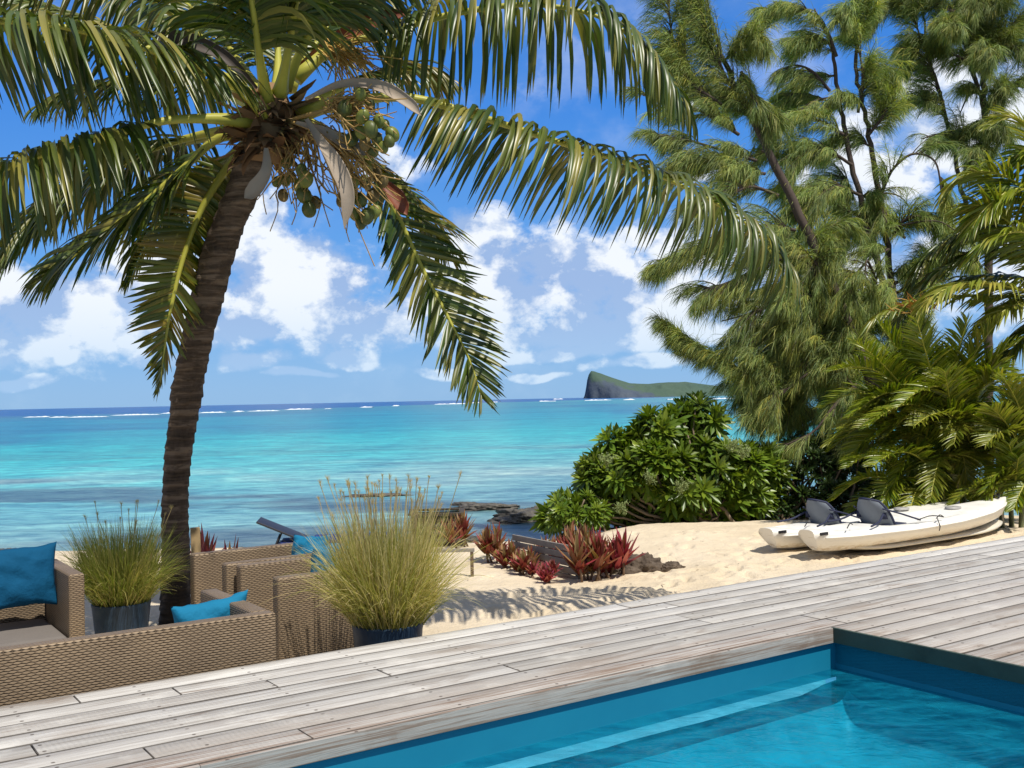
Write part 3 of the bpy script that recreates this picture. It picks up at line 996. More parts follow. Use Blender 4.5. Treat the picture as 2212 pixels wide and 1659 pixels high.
FR = [
    # long right frond in front
    dict(p=[(648, 246, 0), (740, 222, -.1), (880, 210, 0), (1030, 250, .1), (1200, 305, .3), (1370, 358, .5), (1520, 425, .7), (1620, 490, .85), (1682, 570, .95), (1697, 625, 1.0)], l=1.0, n=112, d=.80, t0=.22, a0=-12, a1=40, seed=1, g=.75, tw=-0.15, old=0.28, w=(-.42, 0)),
    # upper right
    dict(p=[(640, 170, .1), (720, 105, .2), (850, 65, .3), (1000, 26, .35), (1150, 10, .35), (1290, 35, .3), (1390, 100, .2), (1450, 175, .1), (1478, 225, .05)], l=0.92, n=100, d=.95, t0=.24, a0=-5, a1=45, w=(-.10, 0), seed=2, g=.75, tw=0.1),
    # lower right, hanging
    dict(p=[(665, 270, .2), (730, 300, .35), (800, 370, .45), (860, 470, .5), (912, 580, .5), (970, 690, .45), (1015, 780, .4), (1042, 862, .35)], l=0.50, n=85, d=.10, t0=.24, a0=30, a1=60, seed=3, tw=-0.9, old=.35),
    dict(p=[(650, 275, .5), (740, 310, .9), (820, 370, 1.2), (890, 440, 1.3), (935, 495, 1.3), (962, 545, 1.3)], l=0.62, n=60, d=.25, t0=.3, seed=4, tw=-0.5, old=.5),
    # left, upper long
    dict(p=[(575, 245, -.2), (520, 190, -.4), (450, 150, -.6), (340, 112, -.8), (200, 72, -1.0), (60, 48, -1.15), (-90, 60, -1.2), (-220, 120, -1.2)], l=0.95, n=105, d=.75, t0=.20, a0=-12, a1=45, w=(.35, 0), seed=5, g=.75, tw=0.1, old=.2),
    dict(p=[(560, 240, .1), (480, 175, .3), (400, 135, .5), (300, 85, .7), (180, 40, .8), (40, 5, .8), (-100, -10, .8)], l=0.75, n=80, d=.75, t0=.22, seed=6, tw=0.2),
    # left, hanging from the yellow stalk
    dict(p=[(540, 262, -.1), (450, 256, -.3), (350, 262, -.5), (240, 292, -.7), (130, 322, -.85), (20, 362, -.95), (-90, 420, -1.0), (-180, 500, -1.0)], l=0.82, n=95, d=.75, t0=.34, a0=-5, a1=50, w=(.20, 0), seed=7, g=.75, tw=0.0, old=.3),
    dict(p=[(550, 285, .1), (470, 300, .2), (400, 360, .2), (320, 430, .15), (230, 500, .1), (150, 555, .05), (95, 602, 0)], l=0.66, n=80, d=.32, t0=.22, seed=8, tw=0.5, old=.35),
    # left-lower, edge-on comb
    dict(p=[(555, 300, .3), (510, 340, .45), (465, 400, .5), (425, 475, .5), (392, 570, .45), (366, 680, .4), (352, 770, .35), (345, 835, .3)], l=0.40, n=95, d=.03, t0=.18, a0=12, a1=50, seed=9, tw=-1.2, old=.6),
    dict(p=[(555, 300, .7), (500, 350, .9), (455, 410, 1.0), (430, 480, 1.0), (415, 540, 1.0)], l=0.7, n=60, d=.5, t0=.2, seed=10, tw=0.3),
    dict(p=[(540, 290, .6), (440, 300, 1.0), (330, 330, 1.3), (210, 390, 1.5), (90, 460, 1.6), (20, 540, 1.6)], l=0.72, n=75, d=.55, t0=.2, seed=11, tw=0.0, old=.2),
    dict(p=[(545, 300, .9), (480, 350, 1.2), (400, 420, 1.4), (330, 500, 1.5), (285, 590, 1.5)], l=0.62, n=70, d=.4, t0=.2, seed=31, tw=0.2),
    dict(p=[(545, 275, .3), (440, 290, .5), (310, 330, .6), (190, 400, .6), (80, 480, .5), (-10, 580, .4)], l=0.75, n=85, d=.5, t0=.24, seed=32, tw=0.2, old=.3),
    # upper ones leaving the frame
    dict(p=[(575, 215, -.2), (560, 120, -.6), (545, 10, -1.0), (520, -110, -1.3), (470, -220, -1.5)], l=0.8, n=70, d=.55, t0=.30, seed=12, tw=0.2),
    dict(p=[(605, 200, -.2), (622, 110, -.5), (640, 0, -.8), (655, -110, -1.0), (690, -220, -1.2)], l=0.8, n=70, d=.55, t0=.34, seed=13, tw=-0.2),
    dict(p=[(550, 225, .1), (480, 130, .1), (390, 45, .0), (280, -25, -.1), (140, -75, -.2), (-20, -90, -.3)], l=0.85, n=80, d=.75, t0=.28, seed=14, tw=0.2),
    dict(p=[(600, 195, .3), (600, 100, .6), (590, 0, .9), (560, -100, 1.1)], l=0.8, n=70, d=.6, t0=.2, seed=15, tw=0.0),
    dict(p=[(625, 190, .4), (680, 100, .7), (740, 20, .9), (820, -40, 1.0), (920, -60, 1.0)], l=0.8, n=75, d=.75, t0=.22, seed=16, tw=-0.2),
    dict(p=[(615, 190, .0), (660, 90, -.2), (720, -10, -.4), (800, -90, -.5), (900, -130, -.5)], l=0.8, n=75, d=.75, t0=.26, seed=17, tw=-0.2),
    dict(p=[(570, 215, .5), (500, 110, .9), (430, 30, 1.2), (340, -30, 1.4), (240, -60, 1.5)], l=0.8, n=75, d=.75, t0=.2, seed=18, tw=0.2),
    dict(p=[(560, 235, .5), (450, 190, .9), (330, 170, 1.3), (200, 190, 1.6), (90, 230, 1.8)], l=0.7, n=70, d=.7, t0=.2, seed=19, tw=0.2, old=.2),
    dict(p=[(640, 240, .6), (760, 180, 1.0), (870, 150, 1.3), (960, 170, 1.4)], l=0.6, n=50, d=.7, t0=.3, seed=20, tw=0.0, old=.7),
]
for i, f in enumerate(FR):
    mb = MB(); rb = MB()
    rng = np.random.default_rng(500 + i)
    frond(rb, L3(f['p']), nleaf=f['n'], lmax=f['l'] * 1.08, width=0.040, droop=f['d'] * f.get('g', .62) * (1.05 if f['d'] > .2 else .7), t0=f['t0'], seed=f['seed'], twist=f['tw'], mat=0, rmat=0,
          a0=f.get('a0', 30), a1=f.get('a1', 64), rad0=0.030, leafmb=mb, wind=f.get('w', (-0.05, 0)), gap=0.03)
    lo = mb.build('frond', palm_leaf_old if f.get('old', 0) > 0.45 else palm_leaf, palm)
    ro = rb.build('midrib', rib_mat, lo)
    ro.parent = lo

# dry sheath fibres and old leaf bases round the crown shaft
mb = MB()
rng = np.random.default_rng(9)
n = 170
an = rng.uniform(0, 2 * pi, n); hh = rng.uniform(0, 1, n)
ctr = np.array([tuple(W(574 + 14 * q, 345 - 130 * q, 7.78 - .1 * q)) for q in hh])
rad = 0.15 + 0.07 * np.sin(hh * pi)
o_ = np.stack([np.cos(an), np.sin(an), 0 * an], -1)
P = ctr + o_ * rad[:, None] * 0.9
dr = o_ * 0.8 + np.stack([0 * an, 0 * an, rng.uniform(-0.9, 0.5, n)], -1)
tang = np.stack([-np.sin(an), np.cos(an), 0 * an], -1)
strips(mb, P, dr, rng.uniform(0.10, 0.30, n), rng.uniform(0.04, 0.12, n), np.array((0, 0, -0.18)), tang, nseg=4, prof=[1, .95, .8, .5, .1], rng=rng, jit=0.12, twist=rng.normal(0, 0.6, n))
C2 = [tuple(W(574 + 14 * q, 350 - 170 * q, 7.78 - .1 * q)) for q in np.linspace(0, 1, 8)]
mb.tube(C2, [0.14, 0.17, 0.19, 0.20, 0.19, 0.16, 0.12, 0.08], 18)
mb.build('crown_shaft', fibre, palm)


def spathe(pts, wid, mat, cup=0.7):
    C = catmull(pts, 24)
    T = nrm(np.gradient(C, axis=0))
    ref = np.array((0.2, -1.0, 0.1))
    B = nrm(np.cross(T, ref)); N = np.cross(B, T)
    w = wid * np.interp(np.linspace(0, 1, 24), [0, .25, .6, .85, 1], [.25, .6, 1, .75, .03])
    rows = []
    for sgn in (1, -1):
        P = []
        for k in range(24):
            row = []
            for a in np.linspace(-1.2, 1.2, 9):
                row.append(C[k] + B[k] * w[k] * sin(a) + N[k] * w[k] * cup * (1 - cos(a)) + N[k] * 0.003 * sgn)
            P.append(row)
        rows.append(np.array(P))
    mb = MB()
    full = np.concatenate([rows[0], rows[1][:, ::-1]], axis=1)
    mb.grid(full, closed=True)
    return mb.build('spathe', mat, palm)


spathe(L3([(662, 258, -.35), (695, 310, -.45), (722, 350, -.5), (750, 420, -.52), (744, 495, -.5)]), 0.062, spathe_mat)
spathe(L3([(660, 215, -.3), (740, 182, -.4), (820, 188, -.45), (880, 222, -.5), (910, 250, -.5)]), 0.05, spathe_mat)
spathe(L3([(575, 320, -.35), (575, 370, -.4), (550, 410, -.4), (528, 428, -.4)]), 0.06, spathe_mat)
spathe(L3([(640, 150, .2), (715, 95, .15), (800, 50, .1), (890, 25, .1)]), 0.07, spathe_red)
spathe(L3([(810, 380, .1), (850, 420, .1), (880, 465, .1)]), 0.07, spathe_red)
spathe(L3([(640, 265, -.3), (700, 285, -.35), (760, 318, -.35), (790, 335, -.35)]), 0.05, spathe_mat)
spathe(L3([(560, 200, 0), (480, 120, -.1), (380, 85, -.1), (330, 85, -.1)]), 0.07, simple_mat('dark_spathe', (0.06, 0.045, 0.035), 0.6))


def coconut_mesh(mb, c, r, seed):
    rng = np.random.default_rng(seed)
    ph_ = np.linspace(0, pi, 13)[:, None]; th = np.arange(18)[None] / 18 * 2 * pi
    lob = 1 + 0.06 * np.cos(3 * th + seed)
    x = np.sin(ph_) * np.cos(th) * lob; y = np.sin(ph_) * np.sin(th) * lob; z = np.cos(ph_) * 1.18 * (1 + 0.06 * (np.abs(np.cos(ph_)))) + 0 * th
    P = np.stack([x, y, z], -1) * r
    ax = Vector((rng.normal(0, .35), rng.normal(0, .35), 1)).normalized()
    M = np.array(ax.to_track_quat('Z', 'Y').to_matrix())
    mb.grid(P @ M.T + np.array(tuple(c)), closed=True)


nut_mats = [nut_mat, simple_mat('brown_coconut', (0.17, 0.12, 0.04), 0.5, 0.3, 5), simple_mat('bright_green_coconut', (0.17, 0.19, 0.035), 0.4, 0.45, 9)]
NUTS = [(790, 204, -.55, 14), (750, 235, -.5, 19), (755, 265, -.45, 15), (795, 252, -.6, 17), (815, 280, -.62, 18), (790, 285, -.5, 16), (775, 262, -.35, 15), (830, 300, -.5, 15), (868, 290, -.55, 17), (845, 318, -.5, 14), (812, 225, -.3, 14), (745, 300, -.3, 15), (850, 270, -.3, 13),
        (735, 358, -.45, 11), (655, 395, -.3, 19), (650, 430, -.2, 20), (663, 460, -.2, 19), (745, 440, -.1, 17), (770, 400, -.2, 17), (800, 400, -.1, 16), (790, 440, -.15, 18), (820, 430, 0, 18), (775, 470, -.1, 17), (805, 475, -.15, 19), (760, 370, -.1, 14), (830, 385, 0, 15), (810, 355, -.1, 14),
        (610, 360, -.1, 15), (620, 390, 0, 14), (600, 430, .1, 15), (585, 400, .15, 14), (606, 398, .1, 14), (768, 300, -.4, 17), (800, 310, -.45, 16), (835, 262, -.55, 15), (860, 305, -.6, 14), (820, 325, -.4, 15), (845, 400, -.1, 15), (825, 465, -.1, 17), (790, 490, -.1, 15), (762, 425, -.25, 16), (680, 445, -.1, 15), (640, 410, -.2, 16), (645, 375, -.3, 15)]
for i, (x, y, dz, r) in enumerate(NUTS):
    mb = MB()
    coconut_mesh(mb, W(x + 0.12 * (700 - x), y - (8 if y > 350 else 0), PD + dz), r * .84 / F_ * 7.3, i)
    mb.build('coconut', nut_mats[[0, 0, 2, 1][(i * 7) % 4] if i > 12 else [2, 0, 2][i % 3]], palm)
# fruit stalks: strands from the crown to the nuts and beyond
mb = MB()
rng = np.random.default_rng(12)
for hub, tgt, nst in (((715, 235, -.3), (800, 260, -.5), 34), ((690, 285, -.3), (790, 420, -.15), 46), ((650, 300, -.1), (655, 420, -.2), 16), ((600, 300, -.1), (605, 400, 0), 10)):
    mb.tube(catmull([W(620, 260, PD - .1), W(hub[0], hub[1], PD + hub[2])], 6), 0.014, 6)
    for k in range(int(nst * 1.6)):
        a = W(hub[0] + rng.normal(0, 12), hub[1] + rng.normal(0, 10), PD + hub[2] + rng.normal(0, .04))
        e = W(tgt[0] + rng.normal(0, 38), tgt[1] + rng.normal(0, 42), PD + tgt[2] + rng.normal(0, .14))
        mid = (a + e) / 2 + Vector((rng.normal(0, .05), rng.normal(0, .05), rng.normal(0.03, .05)))
        m2 = (a + e * 2) / 3 + Vector((rng.normal(0, .04), 0, rng.normal(0, .04)))
        mb.tube(catmull([a, mid, m2, e], 8), [0.006] * 5 + [0.004] * 3, 4, cap=False)
mb.build('fruit_stalks', stalk_mat, palm)
mb = MB()
for k in range(95):
    a = W(720 + rng.normal(0, 16), 105 + rng.normal(0, 12), PD + .1)
    e = W(775 + rng.normal(0, 45), 130 + rng.normal(0, 38), PD + rng.normal(0, .15))
    mid = (a + e) / 2 + Vector((0, 0, rng.uniform(0, .06)))
    mb.tube(catmull([a, mid, e], 7), 0.005, 4, cap=False)
mb.build('flower_spray', simple_mat('flower_spray', (0.52, 0.33, 0.08), 0.7, 0.3, 9), palm)
# ================================================================== CASUARINAS
needle_a = leaf_mat('casuarina_needles', [(0.12, 0.18, 0.06), (0.17, 0.225, 0.065), (0.09, 0.15, 0.075), (0.28, 0.28, 0.085), (0.13, 0.19, 0.08), (0.20, 0.24, 0.07)], 0.55, 0.25, 0.35, use_col=True)
branch_mat = simple_mat('casuarina_bark', (0.085, 0.062, 0.05), 0.9, 0.35, 12)


def plume(mb, wood, pts, rad, dens, seed, wind=(-0.15, 0, 0), nl=0.26, light=1.0, thr=0.49):
    """foliage along one limb: side twigs carrying drooping needles; tone and light scale the needle colour"""
    rng = np.random.default_rng(seed)
    C = catmull(pts, 40)
    seg = np.linalg.norm(np.diff(C, axis=0), axis=1)
    L = seg.sum()
    s = np.concatenate(([0], np.cumsum(seg))) / L
    n = int(L * dens)
    t = rng.random(n)
    r = np.interp(t, np.linspace(0, 1, len(rad)), rad)
    P0 = np.stack([np.interp(t, s, C[:, k]) for k in range(3)], -1)
    T = nrm(np.gradient(C, axis=0))
    TT = nrm(np.stack([np.interp(t, s, T[:, k]) for k in range(3)], -1))
    o_ = rng.normal(0, 1, (n, 3)); o_ = nrm(o_ - TT * np.sum(o_ * TT, -1, keepdims=True))
    dr = nrm(o_ * 0.62 + TT * 0.95 + np.array((0, 0, 0.25)))
    ln = r * rng.uniform(0.5, 1.25, n)
    # clumping: drop twigs where noise is low so that gaps stay open
    cl = fbm(P0[:, 0] * 1.5 + o_[:, 0] * .9 + 50, P0[:, 2] * 1.3 + o_[:, 2] * .9 + P0[:, 1] * .7 + 20, seed % 7, 2)
    keep = cl > thr
    P0, dr, ln, TT, t = P0[keep], dr[keep], ln[keep], TT[keep], t[keep]
    n = len(P0)
    if n == 0: return
    # twigs
    ends = []
    pos = P0.copy(); d = dr.copy()
    K = 5
    path = [pos.copy()]
    for k in range(K):
        pos = pos + d * (ln / K)[:, None]
        d = nrm(d + np.array((wind[0] * .3, 0, -0.20)))
        path.append(pos.copy())
    path = np.stack(path, 1)
    wr = np.array([0.012, 0.010, 0.008, 0.006, 0.005, 0.003]) * 0.9
    side = nrm(np.cross(dr, np.array((0.1, 1, 0.1))))
    A = np.stack([path - side[:, None] * wr[None, :, None], path + side[:, None] * wr[None, :, None]], 2)
    b0 = (np.arange(n) * (K + 1) * 2)[:, None]; j = (np.arange(K) * 2)[None]
    f = np.stack([b0 + j, b0 + j + 1, b0 + j + 3, b0 + j + 2], -1).reshape(-1, 4)
    wood.add(A.reshape(-1, 3), f)
    # needles
    per = 46
    q = rng.uniform(0.15, 1.0, (n, per))
    qi = q * K
    i0 = np.minimum(qi.astype(int), K - 1); fr = (qi - i0)[..., None]
    I = np.arange(n)[:, None]
    P = path[I, i0] * (1 - fr) + path[I, i0 + 1] * fr
    dd = nrm(path[I, i0 + 1] - path[I, i0])
    rd = rng.normal(0, 1, (n, per, 3))
    D_ = nrm(dd * 1.0 + rd * 0.42 + np.array((wind[0], wind[1], -0.55)))
    P = P.reshape(-1, 3); D_ = D_.reshape(-1, 3)
    M = len(P)
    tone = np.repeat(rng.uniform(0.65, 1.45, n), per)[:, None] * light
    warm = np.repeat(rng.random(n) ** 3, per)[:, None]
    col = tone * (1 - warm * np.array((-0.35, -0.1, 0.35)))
    strips(mb, P, D_, nl * rng.uniform(0.6, 1.2, M), rng.uniform(0.0045, 0.0075, M), np.array((wind[0] * .7, 0, -0.55)), rng.normal(0, 1, (M, 3)), nseg=3, prof=[0.8, 1, 0.8, 0.2], col=col)


def tree(name, base, trunks, limbs, label, group=None, seed=0, dens=135, nl=0.26, light=1.0, fill=0.9, extra=()):
    """trunks: polylines (x, y, depth, radius m); limbs: (points, plume radii, density factor)"""
    b = W(*base); b.z = sz(b.x, b.y)
    o = thing(name, b, label, 'tree', group)
    wood = MB(); leaf = MB(); tw = MB()
    for tr in trunks:
        pts = [W(x, y, d) for x, y, d, r in tr]
        if tr[0][1] > 1000: pts[0] = Vector((pts[0].x, pts[0].y, sz(pts[0].x, pts[0].y) - 0.1))
        C = catmull(pts, 50)
        rr = np.interp(np.linspace(0, 1, 50), np.linspace(0, 1, len(tr)), [r for *_, r in tr]) * 0.72
        rng = np.random.default_rng(seed + len(tr))
        C = C + rng.normal(0, 0.012, C.shape)
        wood.tube(C, rr, 8)
    wood.build('trunk', branch_mat, o)
    for i, (pts, rad, df) in enumerate(list(limbs) + list(extra)):
        P = [W(*p) for p in pts]
        C = catmull(P, 24)
        tw.tube(C, np.linspace(0.030, 0.010, 24), 5, cap=False)
        plume(leaf, tw, P, rad, dens * df, seed * 100 + i, nl=nl, light=light, thr=.525 if i < len(limbs) else .47)
    # short side boughs along the trunks
    rg = np.random.default_rng(seed + 900)
    for ti, tr in enumerate(trunks):
        C = catmull([W(x, y, d) for x, y, d, r in tr], 60)
        seg = np.linalg.norm(np.diff(C, axis=0), axis=1).sum()
        for k in range(int(seg * fill)):
            q = rg.uniform(0.22, 1.0)
            p = C[int(q * 59)]
            a = rg.uniform(0, 2 * pi)
            ln = rg.uniform(0.5, 1.3) * (1.25 - q * .5)
            dv = np.array((cos(a), sin(a) * .8 - .3, rg.uniform(-.1, .7)))
            pts = [p, p + dv * ln * .5, p + dv * ln * .9 + np.array((-.1, 0, -.12)), p + dv * ln * 1.15 + np.array((-.15, 0, -.38))]
            tw.tube(catmull(pts, 12), np.linspace(0.022, 0.006, 12), 5, cap=False)
            plume(leaf, tw, pts, [.3, .45, .42, .25], dens * .75, seed * 77 + ti * 31 + k, nl=nl, light=light)
    tw.build('branches', branch_mat, o)
    leaf.build('crown', needle_a, o, colors=True)
    return o


def Z5(x, y, d): return (1296 + 0.4688 * x, 0.4688 * y, d)


T1 = 17.0
_q = random.Random(41)


def low(n, x0, x1, y0, y1, d0, d1):
    r = []
    for k in range(n):
        x, y, d = _q.uniform(x0, x1), _q.uniform(y0, y1), _q.uniform(d0, d1)
        dx_ = _q.uniform(-110, 20); dy_ = _q.uniform(-70, 10)
        r.append(([(x, y, d), (x + dx_ * .5, y + dy_ * .7, d - .2), (x + dx_, y + dy_, d - .35), (x + dx_ * 1.2, y + dy_ + 45, d - .4)], [.55, .65, .6, .35], 1.0))
    return r


LOW1 = low(20, 1660, 1900, 480, 960, 16.6, 18.2)
LOW2 = low(16, 1780, 2010, 420, 900, 17.6, 19.2)
tree('casuarina_tree', (1955, 1060, 16.6),
     [[(1955, 1070, 16.6, .16), (1900, 880, 16.8, .14), (1845, 735, T1, .13), (1790, 600, T1, .12), (1735, 480, T1, .11), (1640, 285, T1, .085), (1575, 160, T1, .06), (1535, 40, T1, .045), (1520, -80, T1, .03)]],
     [
        ([Z5(700, 560, 17), Z5(620, 420, 16.9), Z5(520, 260, 16.8), Z5(440, 120, 16.8), Z5(400, -60, 16.8)], [.75, .8, .85, .8, .7], 1.35),
        ([Z5(560, 480, 16.8), Z5(420, 380, 16.6), Z5(350, 230, 16.6), Z5(320, 60, 16.6), Z5(330, -80, 16.6)], [.6, .65, .6, .5, .4], 1.1),
        ([Z5(640, 620, 16.8), Z5(480, 520, 16.5), Z5(330, 460, 16.4), Z5(200, 440, 16.4)], [.55, .55, .5, .3], 1.0),
        ([Z5(720, 740, 16.8), Z5(560, 690, 16.5), Z5(380, 640, 16.3), Z5(220, 620, 16.2)], [.45, .4, .3, .18], 0.8),
        ([Z5(760, 800, 16.7), Z5(620, 780, 16.4), Z5(480, 740, 16.3), Z5(330, 760, 16.2)], [.6, .6, .55, .4], 0.9),
        ([Z5(820, 900, 16.6), Z5(700, 860, 16.3), Z5(600, 900, 16.2), Z5(480, 960, 16.2)], [.7, .7, .6, .45], 1.0),
        ([Z5(900, 1060, 16.6), Z5(760, 1040, 16.3), Z5(600, 1120, 16.2), Z5(420, 1180, 16.1), Z5(260, 1230, 16.1)], [.7, .7, .6, .45, .25], 0.9),
        ([Z5(960, 1180, 16.6), Z5(800, 1200, 16.4), Z5(640, 1280, 16.3), Z5(480, 1340, 16.2)], [.8, .8, .65, .45], 1.0),
        ([Z5(1000, 1300, 16.7), Z5(860, 1360, 16.5), Z5(700, 1440, 16.4), Z5(560, 1480, 16.3)], [.8, .8, .7, .5], 1.0),
        ([Z5(1050, 1420, 16.7), Z5(900, 1500, 16.5), Z5(760, 1560, 16.5), Z5(640, 1640, 16.4)], [.8, .8, .7, .5], 1.1),
        ([(1800, 760, 16.7), (1720, 720, 16.5), (1620, 800, 16.4), (1540, 770, 16.3), (1430, 698, 16.3)], [.6, .5, .35, .22, .14], 0.85),
        ([(1830, 800, 16.7), (1760, 800, 16.5), (1690, 850, 16.4), (1640, 890, 16.3)], [.7, .7, .6, .4], 1.1),
        ([(1850, 830, 16.8), (1800, 880, 16.6), (1760, 930, 16.5), (1700, 960, 16.5)], [.6, .6, .5, .3], .9),
        ([(1880, 860, 16.8), (1860, 920, 16.6), (1830, 980, 16.5)], [.6, .5, .3], .7),
        ([Z5(650, 330, 16.9), Z5(700, 440, 16.8), Z5(800, 560, 16.8)], [.2, .35, .45], .7),
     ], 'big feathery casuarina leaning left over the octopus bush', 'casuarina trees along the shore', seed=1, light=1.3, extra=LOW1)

tree('casuarina_tree', (1990, 1060, 17.6),
     [[(1990, 1070, 17.6, .12), (1965, 830, 17.8, .10), (1930, 640, 18, .085), (1905, 450, 18, .075), (1875, 280, 18, .06), (1850, 150, 18, .045), (1862, -20, 18, .03)],
      [(1950, 740, 17.8, .09), (1900, 590, 17.9, .08), (1850, 400, 18, .07), (1815, 230, 18, .055), (1795, 100, 18, .04), (1760, 20, 18, .02)]],
     [
        ([Z5(1190, 520, 18), Z5(1210, 380, 17.9), Z5(1200, 260, 17.9), Z5(1170, 150, 17.9)], [.55, .6, .55, .3], 1.3),
        ([Z5(1180, 200, 18), Z5(1230, 100, 18), Z5(1240, -60, 18)], [.3, .4, .3], .8),
        ([Z5(1060, 420, 17.8), Z5(980, 330, 17.7), Z5(900, 300, 17.6), Z5(850, 330, 17.6)], [.6, .6, .5, .3], 1.0),
        ([Z5(1090, 260, 17.8), Z5(1040, 130, 17.6), Z5(960, 50, 17.5), Z5(860, 20, 17.5), Z5(740, 70, 17.5), Z5(720, 170, 17.5)], [.5, .6, .6, .5, .3, .2], 1.1),
        ([Z5(1070, 200, 17.8), Z5(1000, 180, 17.7), Z5(930, 200, 17.6)], [.5, .5, .4], 1.0),
        ([Z5(1120, 620, 17.8), Z5(1020, 560, 17.6), Z5(920, 540, 17.5), Z5(830, 600, 17.5)], [.7, .7, .6, .4], 1.1),
        ([Z5(1160, 760, 17.8), Z5(1060, 700, 17.6), Z5(960, 700, 17.5), Z5(880, 760, 17.4)], [.7, .75, .7, .6], 1.1),
        ([Z5(1200, 900, 17.8), Z5(1100, 860, 17.6), Z5(1010, 900, 17.4), Z5(930, 980, 17.3)], [.7, .75, .7, .5], 1.0),
        ([Z5(1240, 1080, 17.8), Z5(1140, 1060, 17.5), Z5(1060, 1120, 17.4), Z5(980, 1180, 17.3)], [.6, .7, .6, .5], .9),
        ([Z5(1330, 1150, 17.8), Z5(1260, 1180, 17.5), Z5(1180, 1260, 17.4), Z5(1120, 1330, 17.3)], [.5, .6, .6, .5], .9),
        ([Z5(1300, 880, 17.9), Z5(1350, 780, 17.7), Z5(1440, 710, 17.6), Z5(1540, 740, 17.5), Z5(1570, 860, 17.5), Z5(1570, 1000, 17.5)], [.4, .6, .6, .5, .4, .3], 1.0),
        ([Z5(1350, 1080, 17.9), Z5(1410, 1010, 17.7), Z5(1480, 1000, 17.6), Z5(1560, 1060, 17.6)], [.4, .55, .5, .4], .9),
        ([Z5(1240, 620, 17.9), Z5(1300, 540, 17.8), Z5(1330, 450, 17.8), Z5(1320, 360, 17.8)], [.35, .45, .35, .2], .7),
        ([Z5(1370, 1300, 17.8), Z5(1300, 1360, 17.5), Z5(1220, 1420, 17.4)], [.6, .6, .5], .9),
        ([Z5(1370, 1350, 17.8), Z5(1440, 1300, 17.5), Z5(1520, 1260, 17.4)], [.5, .5, .4], .8),
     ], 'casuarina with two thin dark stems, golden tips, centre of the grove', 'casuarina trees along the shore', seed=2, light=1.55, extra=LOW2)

tree('casuarina_tree', (2135, 1060, 19.0),
     [[(2135, 1070, 19, .13), (2136, 700, 19, .11), (2134, 420, 19, .10), (2128, 250, 19, .085), (2118, 100, 19, .07), (2108, -60, 19, .05)],
      [(2130, 250, 19, .06), (2090, 110, 19, .05), (2066, 20, 19, .035), (2050, -60, 19, .02)],
      [(2130, 150, 19, .05), (2170, 20, 19, .035), (2190, -60, 19, .02)],
      [(2120, 620, 19, .07), (2080, 420, 19, .06), (2040, 240, 19, .05), (2005, 110, 19, .035), (1990, -40, 19, .02)]],
     [
        ([Z5(1600, 560, 19), Z5(1560, 400, 18.9), Z5(1510, 260, 18.8), Z5(1460, 120, 18.8), Z5(1420, -60, 18.8)], [.8, .75, .6, .5, .4], 1.2),
        ([Z5(1560, 500, 19), Z5(1480, 470, 18.8), Z5(1420, 480, 18.7)], [.6, .6, .4], 1.1),
        ([Z5(1700, 700, 19), Z5(1640, 620, 18.8), Z5(1560, 620, 18.7), Z5(1480, 640, 18.7)], [.6, .6, .5, .3], .9),
        ([Z5(1740, 300, 19), Z5(1650, 260, 18.8), Z5(1570, 220, 18.8), Z5(1530, 150, 18.8)], [.5, .5, .4, .2], .6),
        ([Z5(1720, 120, 19), Z5(1640, 60, 18.8), Z5(1560, 20, 18.8), Z5(1520, -60, 18.8)], [.5, .5, .4, .3], .8),
        ([Z5(1760, 420, 19), Z5(1700, 440, 18.8), Z5(1660, 520, 18.8)], [.6, .6, .4], .9),
        ([Z5(1780, 520, 19), Z5(1840, 440, 18.9), Z5(1920, 400, 18.9), Z5(2000, 420, 18.9)], [.6, .6, .6, .5], 1.0),
        ([Z5(1770, 260, 19), Z5(1840, 170, 18.9), Z5(1920, 100, 18.9), Z5(2000, 80, 18.9)], [.5, .55, .5, .5], .8),
        ([Z5(1750, 80, 19), Z5(1800, 20, 18.9), Z5(1860, -60, 18.9)], [.5, .5, .5], .9),
        ([Z5(1870, 60, 19), Z5(1900, -20, 19)], [.6, .5], 1.0),
        ([Z5(1780, 760, 19), Z5(1720, 740, 18.7), Z5(1640, 780, 18.6)], [.6, .6, .4], .9),
        ([Z5(1790, 660, 19), Z5(1860, 600, 18.9), Z5(1960, 580, 18.9)], [.6, .6, .5], .9),
        ([Z5(1690, 300, 19), Z5(1700, 160, 19), Z5(1690, 20, 19)], [.3, .35, .3], .6),
     ], 'straight dark-stemmed casuarina at the right edge behind the yellow palm fronds', 'casuarina trees along the shore', seed=3, light=1.2)

tree('casuarina_tree', (1880, 1060, 20.0),
     [[(1880, 1070, 20, .10), (1860, 900, 20, .09), (1850, 800, 20, .08), (1820, 650, 20, .06), (1790, 520, 20, .04)]],
     [
        ([(1860, 860, 20), (1790, 800, 20), (1730, 720, 20), (1700, 640, 20)], [.9, 1.0, .9, .7], 1.1),
        ([(1860, 800, 20), (1830, 700, 20), (1800, 600, 20), (1790, 520, 20)], [.8, .9, .8, .6], 1.1),
        ([(1870, 900, 20), (1920, 820, 20), (1950, 740, 20)], [.8, .8, .6], 1.0),
        ([(1860, 900, 20), (1800, 900, 20), (1740, 880, 20), (1680, 860, 20)], [.6, .7, .6, .4], 1.2),
        ([(1880, 900, 20), (1830, 960, 20), (1790, 940, 20)], [.5, .4, .3], .7),
        ([(1980, 740, 20), (1990, 640, 20), (2010, 560, 20)], [.6, .6, .5], .7),
     ], 'dark shaded casuarina low at the back of the grove', 'casuarina trees along the shore', seed=4, light=0.7)


